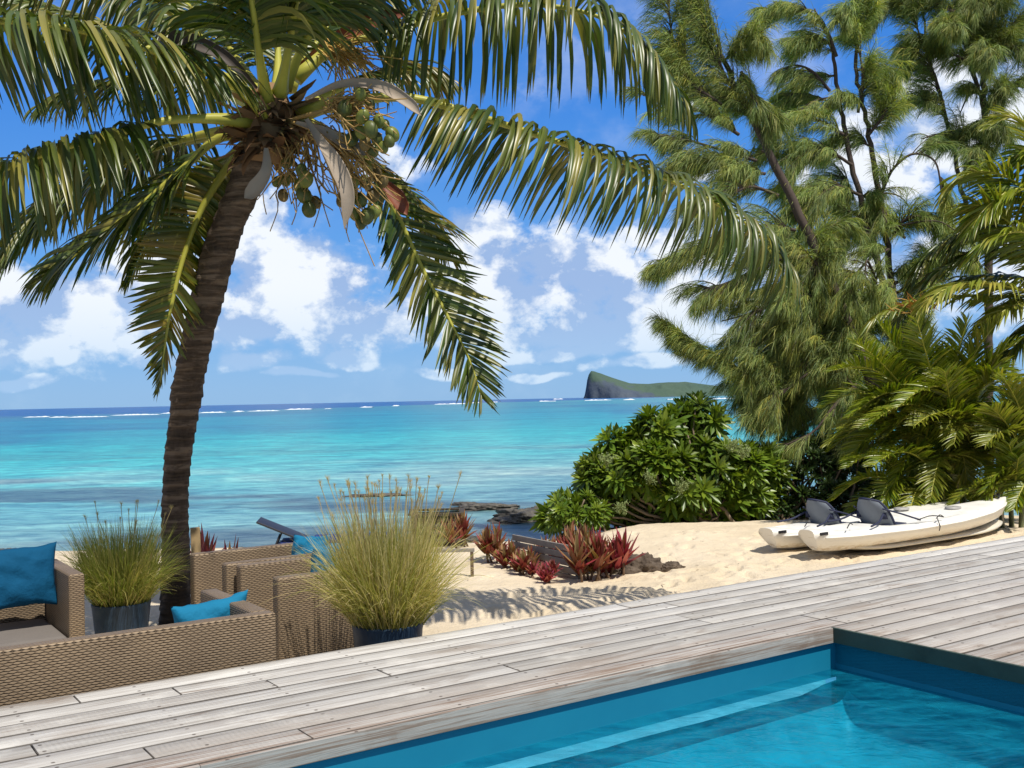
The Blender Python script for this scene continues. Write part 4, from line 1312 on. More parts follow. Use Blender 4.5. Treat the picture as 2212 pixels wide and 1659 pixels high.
# ================================================================== OCTOPUS BUSHES
def bush(name, base, blobs, depth, label, seed, mat, dens=1.15, leafl=0.28, group='glossy rosette bushes on the shore', twigs=()):
    b = W(*base); b.z = sz(b.x, b.y)
    o = thing(name, b, label, 'bush', group)
    rng = np.random.default_rng(seed)
    B = []
    for x, y, r, *dz in blobs:
        d = depth + (dz[0] if dz else 0)
        c = np.array(tuple(W(x, y, d))); B.append((c, r / F_ * d))
    ctr = []; axes = []
    for i, (c, r) in enumerate(B):
        n = int(40 * dens * (r / 0.6) ** 2) + 10
        v = nrm(rng.normal(0, 1, (n, 3)))
        sc_ = np.where(rng.random(n) < 0.7, rng.uniform(0.85, 1.05, n), rng.uniform(0.35, 0.85, n))[:, None]
        P = c + v * sc_ * r * np.array((1, 1.0, 0.85))
        for p, a in zip(P, v):
            if p[2] < b.z + 0.10: continue
            deep = any(j != i and np.linalg.norm((p - B[j][0]) / B[j][1]) < 0.62 for j in range(len(B)))
            if deep and rng.random() < 0.7: continue
            ctr.append(p); axes.append(a)
    ctr = np.array(ctr); axes = nrm(np.array(axes) * 0.8 + np.array((0, 0, 0.75)) + rng.normal(0, 0.25, (len(ctr), 3)))
    mb = MB()
    per = 27
    n = len(ctr)
    a1 = nrm(np.cross(axes, rng.normal(0, 1, axes.shape))); a2 = np.cross(axes, a1)
    phi = (np.arange(per) * 2.39996)[None] + rng.uniform(0, 6, (n, 1))
    el_ = np.linspace(-0.15, 1.2, per)[None] + rng.normal(0, 0.1, (n, per))
    rd = a1[:, None] * np.cos(phi)[..., None] + a2[:, None] * np.sin(phi)[..., None]
    dd = rd * np.cos(el_)[..., None] + axes[:, None] * np.sin(el_)[..., None]
    sizes = rng.uniform(0.8, 1.2, n)
    ln = leafl * sizes[:, None] * (1.05 - 0.5 * np.linspace(0, 1, per)[None] ** 1.5) * rng.uniform(0.85, 1.15, (n, per))
    P = np.repeat(ctr[:, None], per, 1) - axes[:, None] * np.linspace(0.03, 0.0, per)[None, :, None]
    wref = np.cross(dd, axes[:, None] + 0 * dd)
    tone = np.repeat(rng.uniform(0.75, 1.3, n), per)
    young = (np.linspace(0, 1, per)[None] + 0 * ln).reshape(-1)
    col = tone[:, None] * (np.array((1, 1, 1)) + young[:, None] * np.array((0.7, 0.35, 0.1)))
    strips(mb, P.reshape(-1, 3), dd.reshape(-1, 3), ln.reshape(-1), (ln * 0.235).reshape(-1), np.array((0, 0, -0.16)), wref.reshape(-1, 3), nseg=4,
           prof=[0.16, 0.55, 0.95, 0.9, 0.08], fold=0.35, col=col, rng=rng, jit=0.04)
    mb.build('foliage', mat, o, colors=True)
    mb = MB()
    root = np.array((b.x, b.y, b.z))
    for i, (c, r) in enumerate(B):
        for k in range(3):
            s0 = root + np.array((rng.normal(0, .25), rng.normal(0, .1), -0.02))
            e = c + rng.normal(0, r * 0.45, 3)
            mid = s0 * 0.5 + e * 0.5 + np.array((rng.normal(0, .15), rng.normal(0, .15), -0.12))
            C_ = catmull([s0, mid, e], 14) + rng.normal(0, 0.012, (14, 3))
            mb.tube(C_, np.linspace(0.032, 0.010, 14), 6)
    idx = rng.choice(n, min(n, 160), replace=False)
    for k in idx:
        j = int(np.argmin([np.linalg.norm(ctr[k] - c) for c, r in B]))
        mb.tube(catmull([B[j][0], (B[j][0] + ctr[k]) / 2 + rng.normal(0, .04, 3), ctr[k]], 8), np.linspace(0.012, 0.006, 8), 5, cap=False)
    mb.build('branches', simple_mat('bush_bark', (0.20, 0.15, 0.10), 0.85, 0.3, 10), o)
    return o, ctr


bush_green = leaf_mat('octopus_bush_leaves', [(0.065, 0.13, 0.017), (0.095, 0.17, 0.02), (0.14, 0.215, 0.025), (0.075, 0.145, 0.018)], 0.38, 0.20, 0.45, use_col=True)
bush_shaded = leaf_mat('shaded_bush_leaves', [(0.022, 0.050, 0.016), (0.03, 0.065, 0.02), (0.045, 0.085, 0.022)], 0.4, 0.12, 0.45, use_col=True)  # casuarina shade put into the leaf colour
ob, ctrs = bush('octopus_bush', (1500, 1128, 16.0),
     [(1225, 1095, 30, -.5), (1200, 1118, 18, -.5), (1512, 905, 55, .3), (1470, 915, 42), (1412, 930, 42, -.2), (1395, 970, 42), (1330, 975, 38, -.2), (1290, 1018, 38, -.3), (1278, 1045, 32, -.3), (1350, 1025, 58, -.3), (1420, 1010, 70, -.3), (1490, 985, 56),
      (1550, 1010, 60, -.2), (1610, 1010, 46, -.1), (1480, 1060, 62, -.3), (1560, 1070, 56, 0), (1400, 1075, 40, .2), (1340, 1085, 34, -.1), (1630, 1070, 50, .2), (1650, 1010, 44, .3), (1440, 1105, 28, -.2), (1290, 1095, 28, -.3), (1560, 1112, 26, 0), (1500, 1112, 26, -.1), (1380, 1110, 22, -.1), (1610, 1112, 24, 0)],
     16.2, 'large bright green octopus bush with rosettes of leaves on the sand bank', 21, bush_green)
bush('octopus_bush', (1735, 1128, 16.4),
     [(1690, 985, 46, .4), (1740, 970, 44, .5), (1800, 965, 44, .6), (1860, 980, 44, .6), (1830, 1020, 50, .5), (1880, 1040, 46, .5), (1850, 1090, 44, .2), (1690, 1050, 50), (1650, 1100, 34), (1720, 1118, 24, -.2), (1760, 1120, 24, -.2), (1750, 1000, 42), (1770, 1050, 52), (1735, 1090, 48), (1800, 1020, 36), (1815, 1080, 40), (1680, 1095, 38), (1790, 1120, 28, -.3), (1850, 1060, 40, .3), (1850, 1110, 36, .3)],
     16.6, 'dark shaded bush right of the bright green one, behind the kayaks', 22, bush_shaded, dens=1.1, leafl=0.15)
bush('octopus_bush', (1245, 1132, 15.2),
     [(1225, 1100, 32), (1262, 1098, 34), (1205, 1118, 18), (1290, 1110, 22)],
     15.2, 'small low leafy shrub left of the big bush, behind the red plants', 23, bush_green, dens=1.6, leafl=0.17)
# pale flower clusters of the octopus bush
rng = np.random.default_rng(31)
fl = simple_mat('pale_flower_cluster', (0.26, 0.32, 0.12), 0.8, 0.25, 30)
for (x, y) in ((1312, 993), (1585, 960), (1605, 975), (1475, 1050), (1340, 1095), (1405, 1030)):
    mb = MB()
    c = np.array(tuple(W(x, y, 15.3)))
    for k in range(26):
        p = c + rng.normal(0, 0.05, 3)
        mb.tube([c + (0, .1, -.12), (c + p) / 2, p], 0.004, 4, cap=False)
        q_ = p + rng.normal(0, .016, (14, 3))
        strips(mb, q_, rng.normal(0, 1, (14, 3)), 0.022, 0.012, np.array((0, 0, 0.0)), rng.normal(0, 1, (14, 3)), nseg=2, prof=[.4, 1, .3])
    tag(mb.build('flower_cluster', fl, ob, smooth=False), kind='stuff')

# ================================================================== ARECA CLUMP
areca_leaf = leaf_mat('areca_leaflets', [(0.08, 0.14, 0.015), (0.16, 0.22, 0.018), (0.26, 0.29, 0.02), (0.11, 0.17, 0.016), (0.36, 0.33, 0.05)], 0.32, 0.25, 0.5)
areca_y = leaf_mat('yellow_areca_leaflets', [(0.20, 0.24, 0.03), (0.28, 0.28, 0.04), (0.14, 0.20, 0.025), (0.33, 0.28, 0.06)], 0.35, 0.3, 0.5)


def areca(name, base, fronds, stems, label, seed):
    b = W(*base); b.z = sz(b.x, b.y)
    o = thing(name, b, label, 'palm shrub', 'feathery palm clumps behind the kayaks')
    st = MB()
    for s_ in stems:
        P = [W(*p) for p in s_]
        P[0].z = sz(P[0].x, P[0].y) - 0.05
        C = catmull(P, 20)
        st.tube(C, np.linspace(0.035, 0.025, 20) * (1 + 0.12 * (np.arange(20) % 4 == 0)), 8)
    if stems: st.build('stems', simple_mat('areca_stem', (0.12, 0.13, 0.06), 0.6, 0.4, 8), o)
    for i, (pts, l, y) in enumerate(fronds):
        mb = MB(); rb = MB()
        frond(rb, [W(*p) for p in pts], nleaf=58, lmax=l * .9, width=0.030, droop=0.15, t0=0.12, seed=seed * 50 + i, twist=random.Random(seed * 9 + i).uniform(-.4, .4),
              rad0=0.014, rad1=0.003, leafmb=mb, rmat=0, a0=30, a1=60, lift=0.35, wind=(-.1, 0, 0), nseg=4, basel=.7, gap=.02, jit=.04)
        lo = mb.build('frond', areca_y if y else areca_leaf, o)
        rb.build('midrib', rib_mat, lo)
    return o


def arc(x0, y0, x1, y1, d0, d1, rise):
    """a frond from (x0,y0) to its tip (x1,y1), arching up by rise"""
    r = []
    for q in (0, 0.25, 0.5, 0.75, 1):
        r.append((x0 + (x1 - x0) * q, y0 + (y1 - y0) * q - rise * 4 * q * (1 - q) * (1 + 0.4 * (0.5 - q)), d0 + (d1 - d0) * q))
    return r


rnd = random.Random(77)
fr = []
AD = 14.4
man = [(2010, 960, 1775, 880, 70, .50, 0), (2000, 930, 1800, 800, 60, .50, 0), (1990, 900, 1850, 740, 20, .5, 0), (2010, 880, 1900, 700, 10, .5, 0), (2030, 870, 1980, 690, 0, .45, 0),
       (2040, 880, 2090, 690, 10, .5, 0), (2050, 880, 2160, 690, 20, .5, 1), (2060, 900, 2200, 740, 30, .5, 0), (2070, 920, 2230, 840, 60, .5, 1), (1990, 980, 1790, 960, 75, .5, 1),
       (2000, 1000, 1860, 990, 50, .4, 1), (2050, 950, 1960, 860, 30, .5, 1), (2060, 950, 2040, 800, 20, .5, 1), (2080, 960, 2130, 800, 30, .5, 0), (2100, 980, 2060, 960, 60, .45, 1),
       (2030, 1000, 1970, 1010, 60, .45, 0), (1960, 1080, 1800, 1080, 50, .4, 0), (1950, 1100, 1830, 1120, 40, .38, 0), (1960, 1060, 1830, 1010, 50, .42, 0), (1980, 1090, 1900, 1100, 60, .4, 0),
       (2000, 1090, 1960, 1130, 50, .4, 1), (2040, 1080, 2040, 1120, 60, .4, 0), (2060, 1060, 2120, 1100, 50, .42, 0), (2080, 1040, 2170, 1060, 60, .45, 1), (2090, 1020, 2210, 1010, 60, .45, 0),
       (2100, 1000, 2230, 930, 50, .5, 1), (2050, 1020, 2010, 1080, 60, .42, 1), (2060, 1000, 2090, 1060, 70, .42, 1), (2010, 1020, 1930, 1050, 60, .42, 0), (2020, 1050, 1950, 1060, 60, .4, 0),
       (2120, 960, 2240, 880, 40, .5, 1), (2130, 980, 2200, 1040, 60, .45, 1), (2000, 860, 1920, 780, 20, .5, 1), (2090, 860, 2010, 760, 20, .5, 0), (2100, 880, 2180, 800, 40, .5, 1), (1990, 940, 1880, 860, 40, .5, 1)]
for k, (x0, y0, x1, y1, ri, l, yl) in enumerate(man):
    dd_ = rnd.uniform(-1.0, 0.1)
    fr.append((arc(x0, y0, x1, y1, AD, AD + dd_, ri), l, yl))
for k in range(26):
    x0 = rnd.uniform(1990, 2110); y0 = rnd.uniform(880, 1060); a = rnd.uniform(-.3, pi + .3)
    fr.append((arc(x0, y0, x0 + cos(a) * 170, y0 - sin(a) * 110 + 20, AD - .1, AD - rnd.uniform(0.2, 1.1), 50), .45, rnd.random() < .6))
for k in range(34):           # inner and rear fronds that close the clump
    x0 = rnd.uniform(1960, 2130); y0 = rnd.uniform(880, 1090)
    a = rnd.uniform(0, 2 * pi)
    fr.append((arc(x0, y0, x0 + cos(a) * 190, y0 + sin(a) * 120 - 30, AD + .6, AD + rnd.uniform(0.2, 1.4), 45), .45, 0))
areca('areca_palm_clump', (2030, 1130, 14.4), fr,
      [[(2000 + 16 * k, 1120, AD + .1 * (k % 3)), (1995 + 18 * k, 1000, AD), (1985 + 22 * k, 900, AD)] for k in range(7)],
      'dense clump of feathery yellow-green palm fronds standing behind the kayak bow', 3)
fr = []
for k, (x0, y0, x1, y1, ri, l, yl) in enumerate([(2215, 1000, 2140, 880, 20, .45, 1), (2220, 980, 2130, 960, 40, .45, 1), (2225, 960, 2170, 820, 20, .45, 1), (2220, 1040, 2130, 1060, 40, .4, 0), (2200, 1060, 2180, 960, 10, .4, 0),
                                                 (2210, 1080, 2120, 1090, 50, .4, 1), (2240, 1050, 2190, 1100, 30, .4, 0), (2170, 1100, 2060, 1090, 40, .35, 1), (2190, 1080, 2200, 990, 10, .4, 0), (2250, 940, 2200, 830, 20, .5, 1)]):
    fr.append((arc(x0, y0, x1, y1, 13.6, 13.2, ri), l, yl))
areca('areca_palm_clump', (2200, 1120, 13.6), fr, [[(2165, 1125, 13.7), (2158, 1020, 13.7), (2150, 900, 13.7)], [(2205, 1125, 13.6), (2210, 1040, 13.6), (2225, 900, 13.6)], [(2185, 1125, 13.8), (2180, 1000, 13.8), (2170, 860, 13.8)]],
      'thin areca clump at the right edge with sea showing between its stems', 4)

# ================================================================== COCONUT PALM AT THE RIGHT EDGE
b = W(2240, 1100, 15.5); b.z = sz(b.x, b.y)
p2 = thing('coconut_palm', b, 'palm at the right edge with arching yellow-green fronds, mostly out of frame', 'palm tree')
mb = MB()
pts = [Vector((b.x, b.y, b.z - .1)), W(2245, 900, 15.4), W(2262, 700, 15.2), W(2290, 480, 15.0)]
mb.tube(catmull(pts, 60), np.linspace(0.17, 0.13, 60) * (1 + 0.04 * (np.arange(60) % 3 == 0)), 14)
mb.build('trunk', bark, p2)
yel = leaf_mat('yellow_palm_leaflets', [(0.30, 0.30, 0.045), (0.22, 0.26, 0.035), (0.38, 0.34, 0.08), (0.16, 0.22, 0.03)], 0.33, 0.25, 0.5)  # yellow is the leaflets' own colour
for i, (p, l, n, d, mt, tw_) in enumerate([
    ([(2290, 640, 15), (2230, 632, 14.6), (2160, 615, 14.2), (2080, 612, 14.0), (2010, 645, 13.8), (1985, 690, 13.8)], .75, 60, .50, yel, 0.0),
    ([(2290, 640, 15.2), (2180, 640, 14.9), (2060, 640, 14.7), (1960, 655, 14.6), (1890, 690, 14.6), (1850, 740, 14.6)], .62, 60, .50, areca_y, 0.0),
    ([(2290, 600, 15), (2235, 540, 14.8), (2180, 480, 14.6), (2120, 445, 14.5), (2080, 445, 14.4)], .80, 60, .35, areca_y, -.5),
    ([(2290, 560, 15), (2240, 440, 14.9), (2180, 385, 14.8), (2110, 370, 14.7), (2060, 400, 14.7), (2045, 430, 14.7)], .80, 60, .40, areca_y, -.2),
    ([(2290, 620, 15.4), (2220, 560, 15.5), (2140, 540, 15.5), (2040, 580, 15.6), (1980, 630, 15.6)], .80, 60, .45, palm_leaf, 0.0),
    ([(2290, 560, 15.4), (2250, 470, 15.5), (2200, 430, 15.5), (2120, 460, 15.6), (2060, 540, 15.6)], .85, 60, .45, palm_leaf, 0.0),
    ([(2290, 620, 15.8), (2200, 600, 16), (2100, 600, 16.1), (2000, 640, 16.2), (1930, 700, 16.2)], .8, 60, .5, palm_leaf, 0.0),
    ([(2290, 500, 15), (2262, 380, 14.9), (2240, 300, 14.8), (2195, 255, 14.7), (2140, 270, 14.7)], .65, 50, .2, yel, 0.2),
    ([(2290, 500, 15.3), (2270, 400, 15.4), (2230, 350, 15.4), (2180, 400, 15.5), (2150, 470, 15.5)], .8, 60, .45, palm_leaf, 0.0),
    ([(2290, 640, 15), (2250, 690, 14.9), (2200, 740, 14.8), (2150, 800, 14.8)], .75, 60, .45, palm_leaf, 0.0),
    ([(2290, 580, 14.6), (2250, 520, 14.3), (2200, 500, 14.1), (2140, 520, 14.0), (2100, 560, 14.0)], .8, 60, .45, areca_leaf, -.3),
    ([(2290, 520, 14.8), (2250, 430, 14.6), (2190, 410, 14.5), (2130, 450, 14.4), (2095, 500, 14.4)], .8, 60, .4, areca_leaf, 0.3),
    ([(2290, 660, 14.9), (2240, 650, 14.7), (2180, 665, 14.5), (2120, 710, 14.4)], .7, 55, .45, yel, 0.0),
    ([(2290, 480, 15.2), (2280, 400, 15.2), (2260, 340, 15.1), (2225, 330, 15.0), (2190, 360, 15)], .7, 50, .4, areca_leaf, 0.0),
    ([(2290, 560, 15.2), (2200, 500, 15.6), (2090, 500, 15.9), (2000, 560, 16.0), (1960, 640, 16.0)], .8, 60, .55, palm_leaf, 0.0),
]):
    mb = MB(); rb = MB()
    frond(rb, [W(*q) for q in p], nleaf=n, lmax=l, width=0.045, droop=d * .5, t0=0.10, seed=900 + i, twist=tw_, leafmb=mb, rmat=0, rad0=0.028, wind=(-.1, 0, 0), lift=.1)
    lo = mb.build('frond', mt, p2)
    rb.build('midrib', rib_mat, lo)
mb = MB(); rng = np.random.default_rng(44)
n = 60
P = np.array([tuple(W(1985 + rng.normal(0, 22), 665 + rng.normal(0, 8), 14.4)) for _ in range(n)])
strips(mb, P, np.stack([rng.normal(-.5, .4, n), 0 * P[:, 0], rng.uniform(-.2, 1, n)], -1), rng.uniform(.12, .3, n), 0.02, np.array((0, 0, -.15)), rng.normal(0, 1, (n, 3)), nseg=3)
mb.build('dead_frond', leaf_mat('dead_orange_leaflets', [(0.42, 0.17, 0.04), (0.35, 0.22, 0.06), (0.5, 0.25, 0.08)], .6, .2, .3), p2)
# ================================================================== WICKER FURNITURE
m, t, out = new_mat('woven_wicker')
uvn = t.node('ShaderNodeUVMap').outputs[0]
ux, uy = t.sep(uvn)[:2]
HW, WW = 0.0125, 0.038
ry = t.m('MULTIPLY', uy, 1 / HW)
row_ = t.m('FLOOR', ry)
fv = t.m('ABSOLUTE', t.m('SUBTRACT', t.m('FRACT', ry), 0.5))
fu = t.m('SUBTRACT', t.m('FRACT', t.m('ADD', t.m('MULTIPLY', ux, 1 / WW), t.m('MULTIPLY', row_, 0.5))), 0.5)
lens = t.m('COSINE', t.m('MULTIPLY', fu, 2 * pi))                     # 1 in the middle of a strand, -1 where it dives under
rib = t.m('SUBTRACT', t.m('MULTIPLY_ADD', lens, 0.13, 0.36), fv)       # >0 on the strand
hb = t.maprange(rib, -0.12, 0.12)
dive = t.maprange(t.m('ABSOLUTE', fu), 0.36, 0.5, 0.0, 0.55)
oc = t.node('ShaderNodeTexCoord').outputs['Object']
c = t.mix(hb, (0.022, 0.013, 0.007), t.mix(t.noise(oc, 40, 2), (0.235, 0.165, 0.10), (0.32, 0.235, 0.15)))
c = t.mix(dive, c, (0.10, 0.065, 0.038))
c = t.mix(1.0, c, t.ramp(t.noise(oc, 3, 4), [(0.3, (0.85, 0.85, 0.85)), (0.7, (1.15, 1.15, 1.12))]), 'MULTIPLY')
hh_w = t.m('SUBTRACT', hb, t.m('MULTIPLY', dive, 0.6))
principled(t, out, c, 0.55, 0.4, hh_w, 1.0, 0.006)
wicker = m
cushion = simple_mat('grey_cushion_cloth', (0.175, 0.155, 0.14), 0.95, 0.12, 6, 0.1, 0.3, 0.01)
cushion_l = simple_mat('pale_cushion_cloth', (0.52, 0.46, 0.38), 0.95, 0.12, 6, 0.1, 0.3, 0.01)
blue_cloth = simple_mat('shaded_blue_pillow_cloth', (0.004, 0.075, 0.165), 0.85, 0.18, 5, 0.15, 0.35, 0.02)  # palm shade put into this cloth's colour
blue_cloth2 = simple_mat('sunlit_blue_pillow_cloth', (0.012, 0.17, 0.31), 0.85, 0.15, 5, 0.15, 0.35, 0.02)  # same cloth with sunlight put into its colour
SEAT_Z = -0.20
TOP = 0.20


def local(o, ang, du=0.0, dv=0.0):
    """matrix: board axes turned by ang at the point o"""
    return Matrix.Translation(o) @ Matrix.Rotation(math.atan2(U.y, U.x) + ang, 4, 'Z')


def sofa(corner, ang, w, dp, open_side, label, name='wicker_armchair', group='wicker lounge seats on the sand', cat='armchair', arms=(1, 1), cush=None, th=0.10, top=TOP):
    """corner = origin; local x = width w, local y = depth dp; open side '+y', '-y' or '-x'. Height from sand to top."""
    zb = sz(corner.x, corner.y) - 0.01
    o = thing(name, Vector((corner.x, corner.y, zb)), label, cat, group)
    Mx = local(Vector((corner.x, corner.y, 0)), ang)
    cush = cush or cushion_l

    def bx(nm, a, b_, mat, bev=0.018):
        mb = MB(); mb.box(a, b_, M=Mx)
        ob = mb.build(nm, mat, o, bevel=bev, cube_uv=True)
        smooth_by_angle(ob, 50)
        return ob
    if open_side == '+y':
        bx('backrest', (0, 0, zb), (w, th, top), wicker)
        if arms[0]: bx('armrest', (0, th + .002, zb), (th, dp, top), wicker)
        if arms[1]: bx('armrest', (w - th, th + .002, zb), (w, dp, top), wicker)
        x0, x1 = (th + .002 if arms[0] else 0.0), (w - th - .002 if arms[1] else w)
        bx('seat_base', (x0, th + .002, zb + .03), (x1, dp - .03, SEAT_Z - .12), wicker)
        k = max(1, round((x1 - x0) / 0.75)); st = (x1 - x0) / k
        for i in range(k):
            bx('seat_cushion', (x0 + i * st + .006, th + .01, SEAT_Z - .118), (x0 + (i + 1) * st - .006, dp - .01, SEAT_Z), cush, 0.035)
    elif open_side == '-y':
        bx('backrest', (0, dp - th, zb), (w, dp, top), wicker)
        if arms[0]: bx('armrest', (0, 0, zb), (th, dp - th - .002, top), wicker)
        if arms[1]: bx('armrest', (w - th, 0, zb), (w, dp - th - .002, top), wicker)
        x0, x1 = (th + .002 if arms[0] else 0.0), (w - th - .002 if arms[1] else w)
        bx('seat_base', (x0, .03, zb + .03), (x1, dp - th - .002, SEAT_Z - .12), wicker)
        k = max(1, round((x1 - x0) / 0.75)); st = (x1 - x0) / k
        for i in range(k):
            bx('seat_cushion', (x0 + i * st + .006, .0, SEAT_Z - .118), (x0 + (i + 1) * st - .006, dp - th - .01, SEAT_Z), cush, 0.035)
    else:   # open to -x: arms run along x, back at +x
        bx('armrest', (0, 0, zb), (w - th - .002, th, top), wicker)
        bx('armrest', (0, dp - th, zb), (w - th - .002, dp, top), wicker)
        bx('backrest', (w - th, 0, zb), (w, dp, top), wicker)
        bx('seat_base', (.03, th + .002, zb + .03), (w - th - .004, dp - th - .002, SEAT_Z - .12), wicker)
        bx('seat_cushion', (.0, th + .008, SEAT_Z - .118), (w - th - .01, dp - th - .008, SEAT_Z), cush, 0.035)
    return o, Mx


# near sofa, its back to the deck
cA = W(597, 1322, 5.53)
sofa(Vector((cA.x - U.x * 2.45, cA.y - U.y * 2.45, 0)), 0.0, 2.45, 0.95, '+y', 'long wicker sofa in front with its woven back against the deck edge', 'wicker_sofa', cat='sofa')
# sofa on the left facing the deck
cF = Vector((-2.87, 6.97, 0))
sofa(Vector((cF.x - U.x * 2.2, cF.y - U.y * 2.2, 0)), 0.0, 2.2, 0.88, '-y', 'wicker sofa at the left edge facing the deck, with dark grey seat cushion', 'wicker_sofa', cat='sofa', cush=cushion)
# two tub chairs open to the left
cB = Vector((-1.50, 6.60, 0))
sofa(cB, 0.0, 0.92, 0.76, '-x', 'wicker armchair side-on, between the near sofa end and the big grass pot')
cD = cB + V * 0.80 - U * 0.05
sofa(cD, radians(2), 0.95, 0.74, '-x', 'wicker armchair farther back, next to the wooden post and palm trunk')


def pillow(c, w, h, th, M3, mat, label, seed=0, wr=0.012):
    """soft square pillow with pulled corners; local x = width, y = height, z = thickness"""
    o_ = MB()
    n = 26
    g = np.linspace(-1, 1, n)
    A, B_ = np.meshgrid(g, g, indexing='ij')
    pinx = 1 - 0.10 * (1 - B_ ** 2); piny = 1 - 0.12 * (1 - A ** 2)
    puff = ((1 - A ** 2) * (1 - B_ ** 2)) ** 0.42
    rn = fbm(A * 2.2 + seed * 7 + 20, B_ * 2.2 + 9, seed, 3) - 0.5
    fold_ = np.sin((A * 1.7 + B_ * 2.6 + rn * 2.2) * 3.0) * wr * (0.3 + 0.7 * np.abs(A * B_)) * puff ** .3
    R_ = np.array(M3)
    for sgn in (1, -1):
        z = sgn * th / 2 * puff * (1 + rn * 0.5) + fold_
        y = B_ * piny * h / 2 + 0.03 * rn
        P = np.stack([A * pinx * w / 2, y, z], -1)
        if sgn < 0: P = P[::-1]
        o_.grid(P @ R_.T + np.array(tuple(c)))
    ob = o_.build('pillow', mat, loc=tuple(c))
    import bmesh
    bm = bmesh.new(); bm.from_mesh(ob.data)
    bmesh.ops.remove_doubles(bm, verts=bm.verts, dist=0.002)
    bm.to_mesh(ob.data); bm.free()
    return tag(ob, label, 'pillow', 'blue scatter pillows')


def basis(xd, yd):
    x = Vector(xd).normalized(); y = Vector(yd); y = (y - x * y.dot(x)).normalized()
    z = x.cross(y)
    return Matrix((x, y, z)).transposed()


pc = W(38, 1247, 7.12)
pillow(pc, 0.52, 0.44, 0.16, basis(U, Vector((0, 0.22, 1)) + U * 0.03), blue_cloth, 'shade-toned blue pillow standing on the grey cushion of the left sofa', 1)
pc = W(455, 1352, 5.85)
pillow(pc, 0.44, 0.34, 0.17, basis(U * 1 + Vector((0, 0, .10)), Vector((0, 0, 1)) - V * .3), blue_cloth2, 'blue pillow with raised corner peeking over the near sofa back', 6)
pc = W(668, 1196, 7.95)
pillow(pc, 0.34, 0.30, 0.17, basis(V * .85 - U * .5, Vector((0, 0, 1)) + U * .35), blue_cloth2, 'sun-toned blue pillow in the far armchair, lower edge hidden by its side', 3)
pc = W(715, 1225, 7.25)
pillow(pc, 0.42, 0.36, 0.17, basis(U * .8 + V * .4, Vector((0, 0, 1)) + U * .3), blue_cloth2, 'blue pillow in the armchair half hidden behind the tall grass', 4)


# ================================================================== POTTED GRASSES
grass_mat = leaf_mat('fountain_grass_blades', [(0.44, 0.39, 0.12), (0.25, 0.28, 0.05), (0.64, 0.53, 0.26), (0.78, 0.66, 0.42), (0.33, 0.34, 0.08), (0.70, 0.55, 0.32)], 0.5, 0.3, 0.3)
grass_g = leaf_mat('green_grass_blades', [(0.26, 0.30, 0.06), (0.17, 0.23, 0.04), (0.38, 0.36, 0.11), (0.55, 0.46, 0.22), (0.22, 0.27, 0.05)], 0.5, 0.3, 0.3)
plume_mat = leaf_mat('grass_seed_plumes', [(0.60, 0.47, 0.32), (0.50, 0.40, 0.25), (0.68, 0.56, 0.42)], 0.8, 0.4, 0.1)
m, t, out = new_mat('slate_blue_pot')
oc = t.node('ShaderNodeTexCoord').outputs['Object']
n = t.noise(oc, 5, 6, 0.7)
principled(t, out, t.ramp(n, [(0.3, (0.012, 0.030, 0.060)), (0.55, (0.025, 0.050, 0.085)), (0.75, (0.07, 0.095, 0.12))]), 0.55, 0.4, t.noise(oc, 40, 4), 0.3, 0.004)
potm = m
soil = simple_mat('pot_soil', (0.06, 0.04, 0.028), 0.95, 0.3, 20)


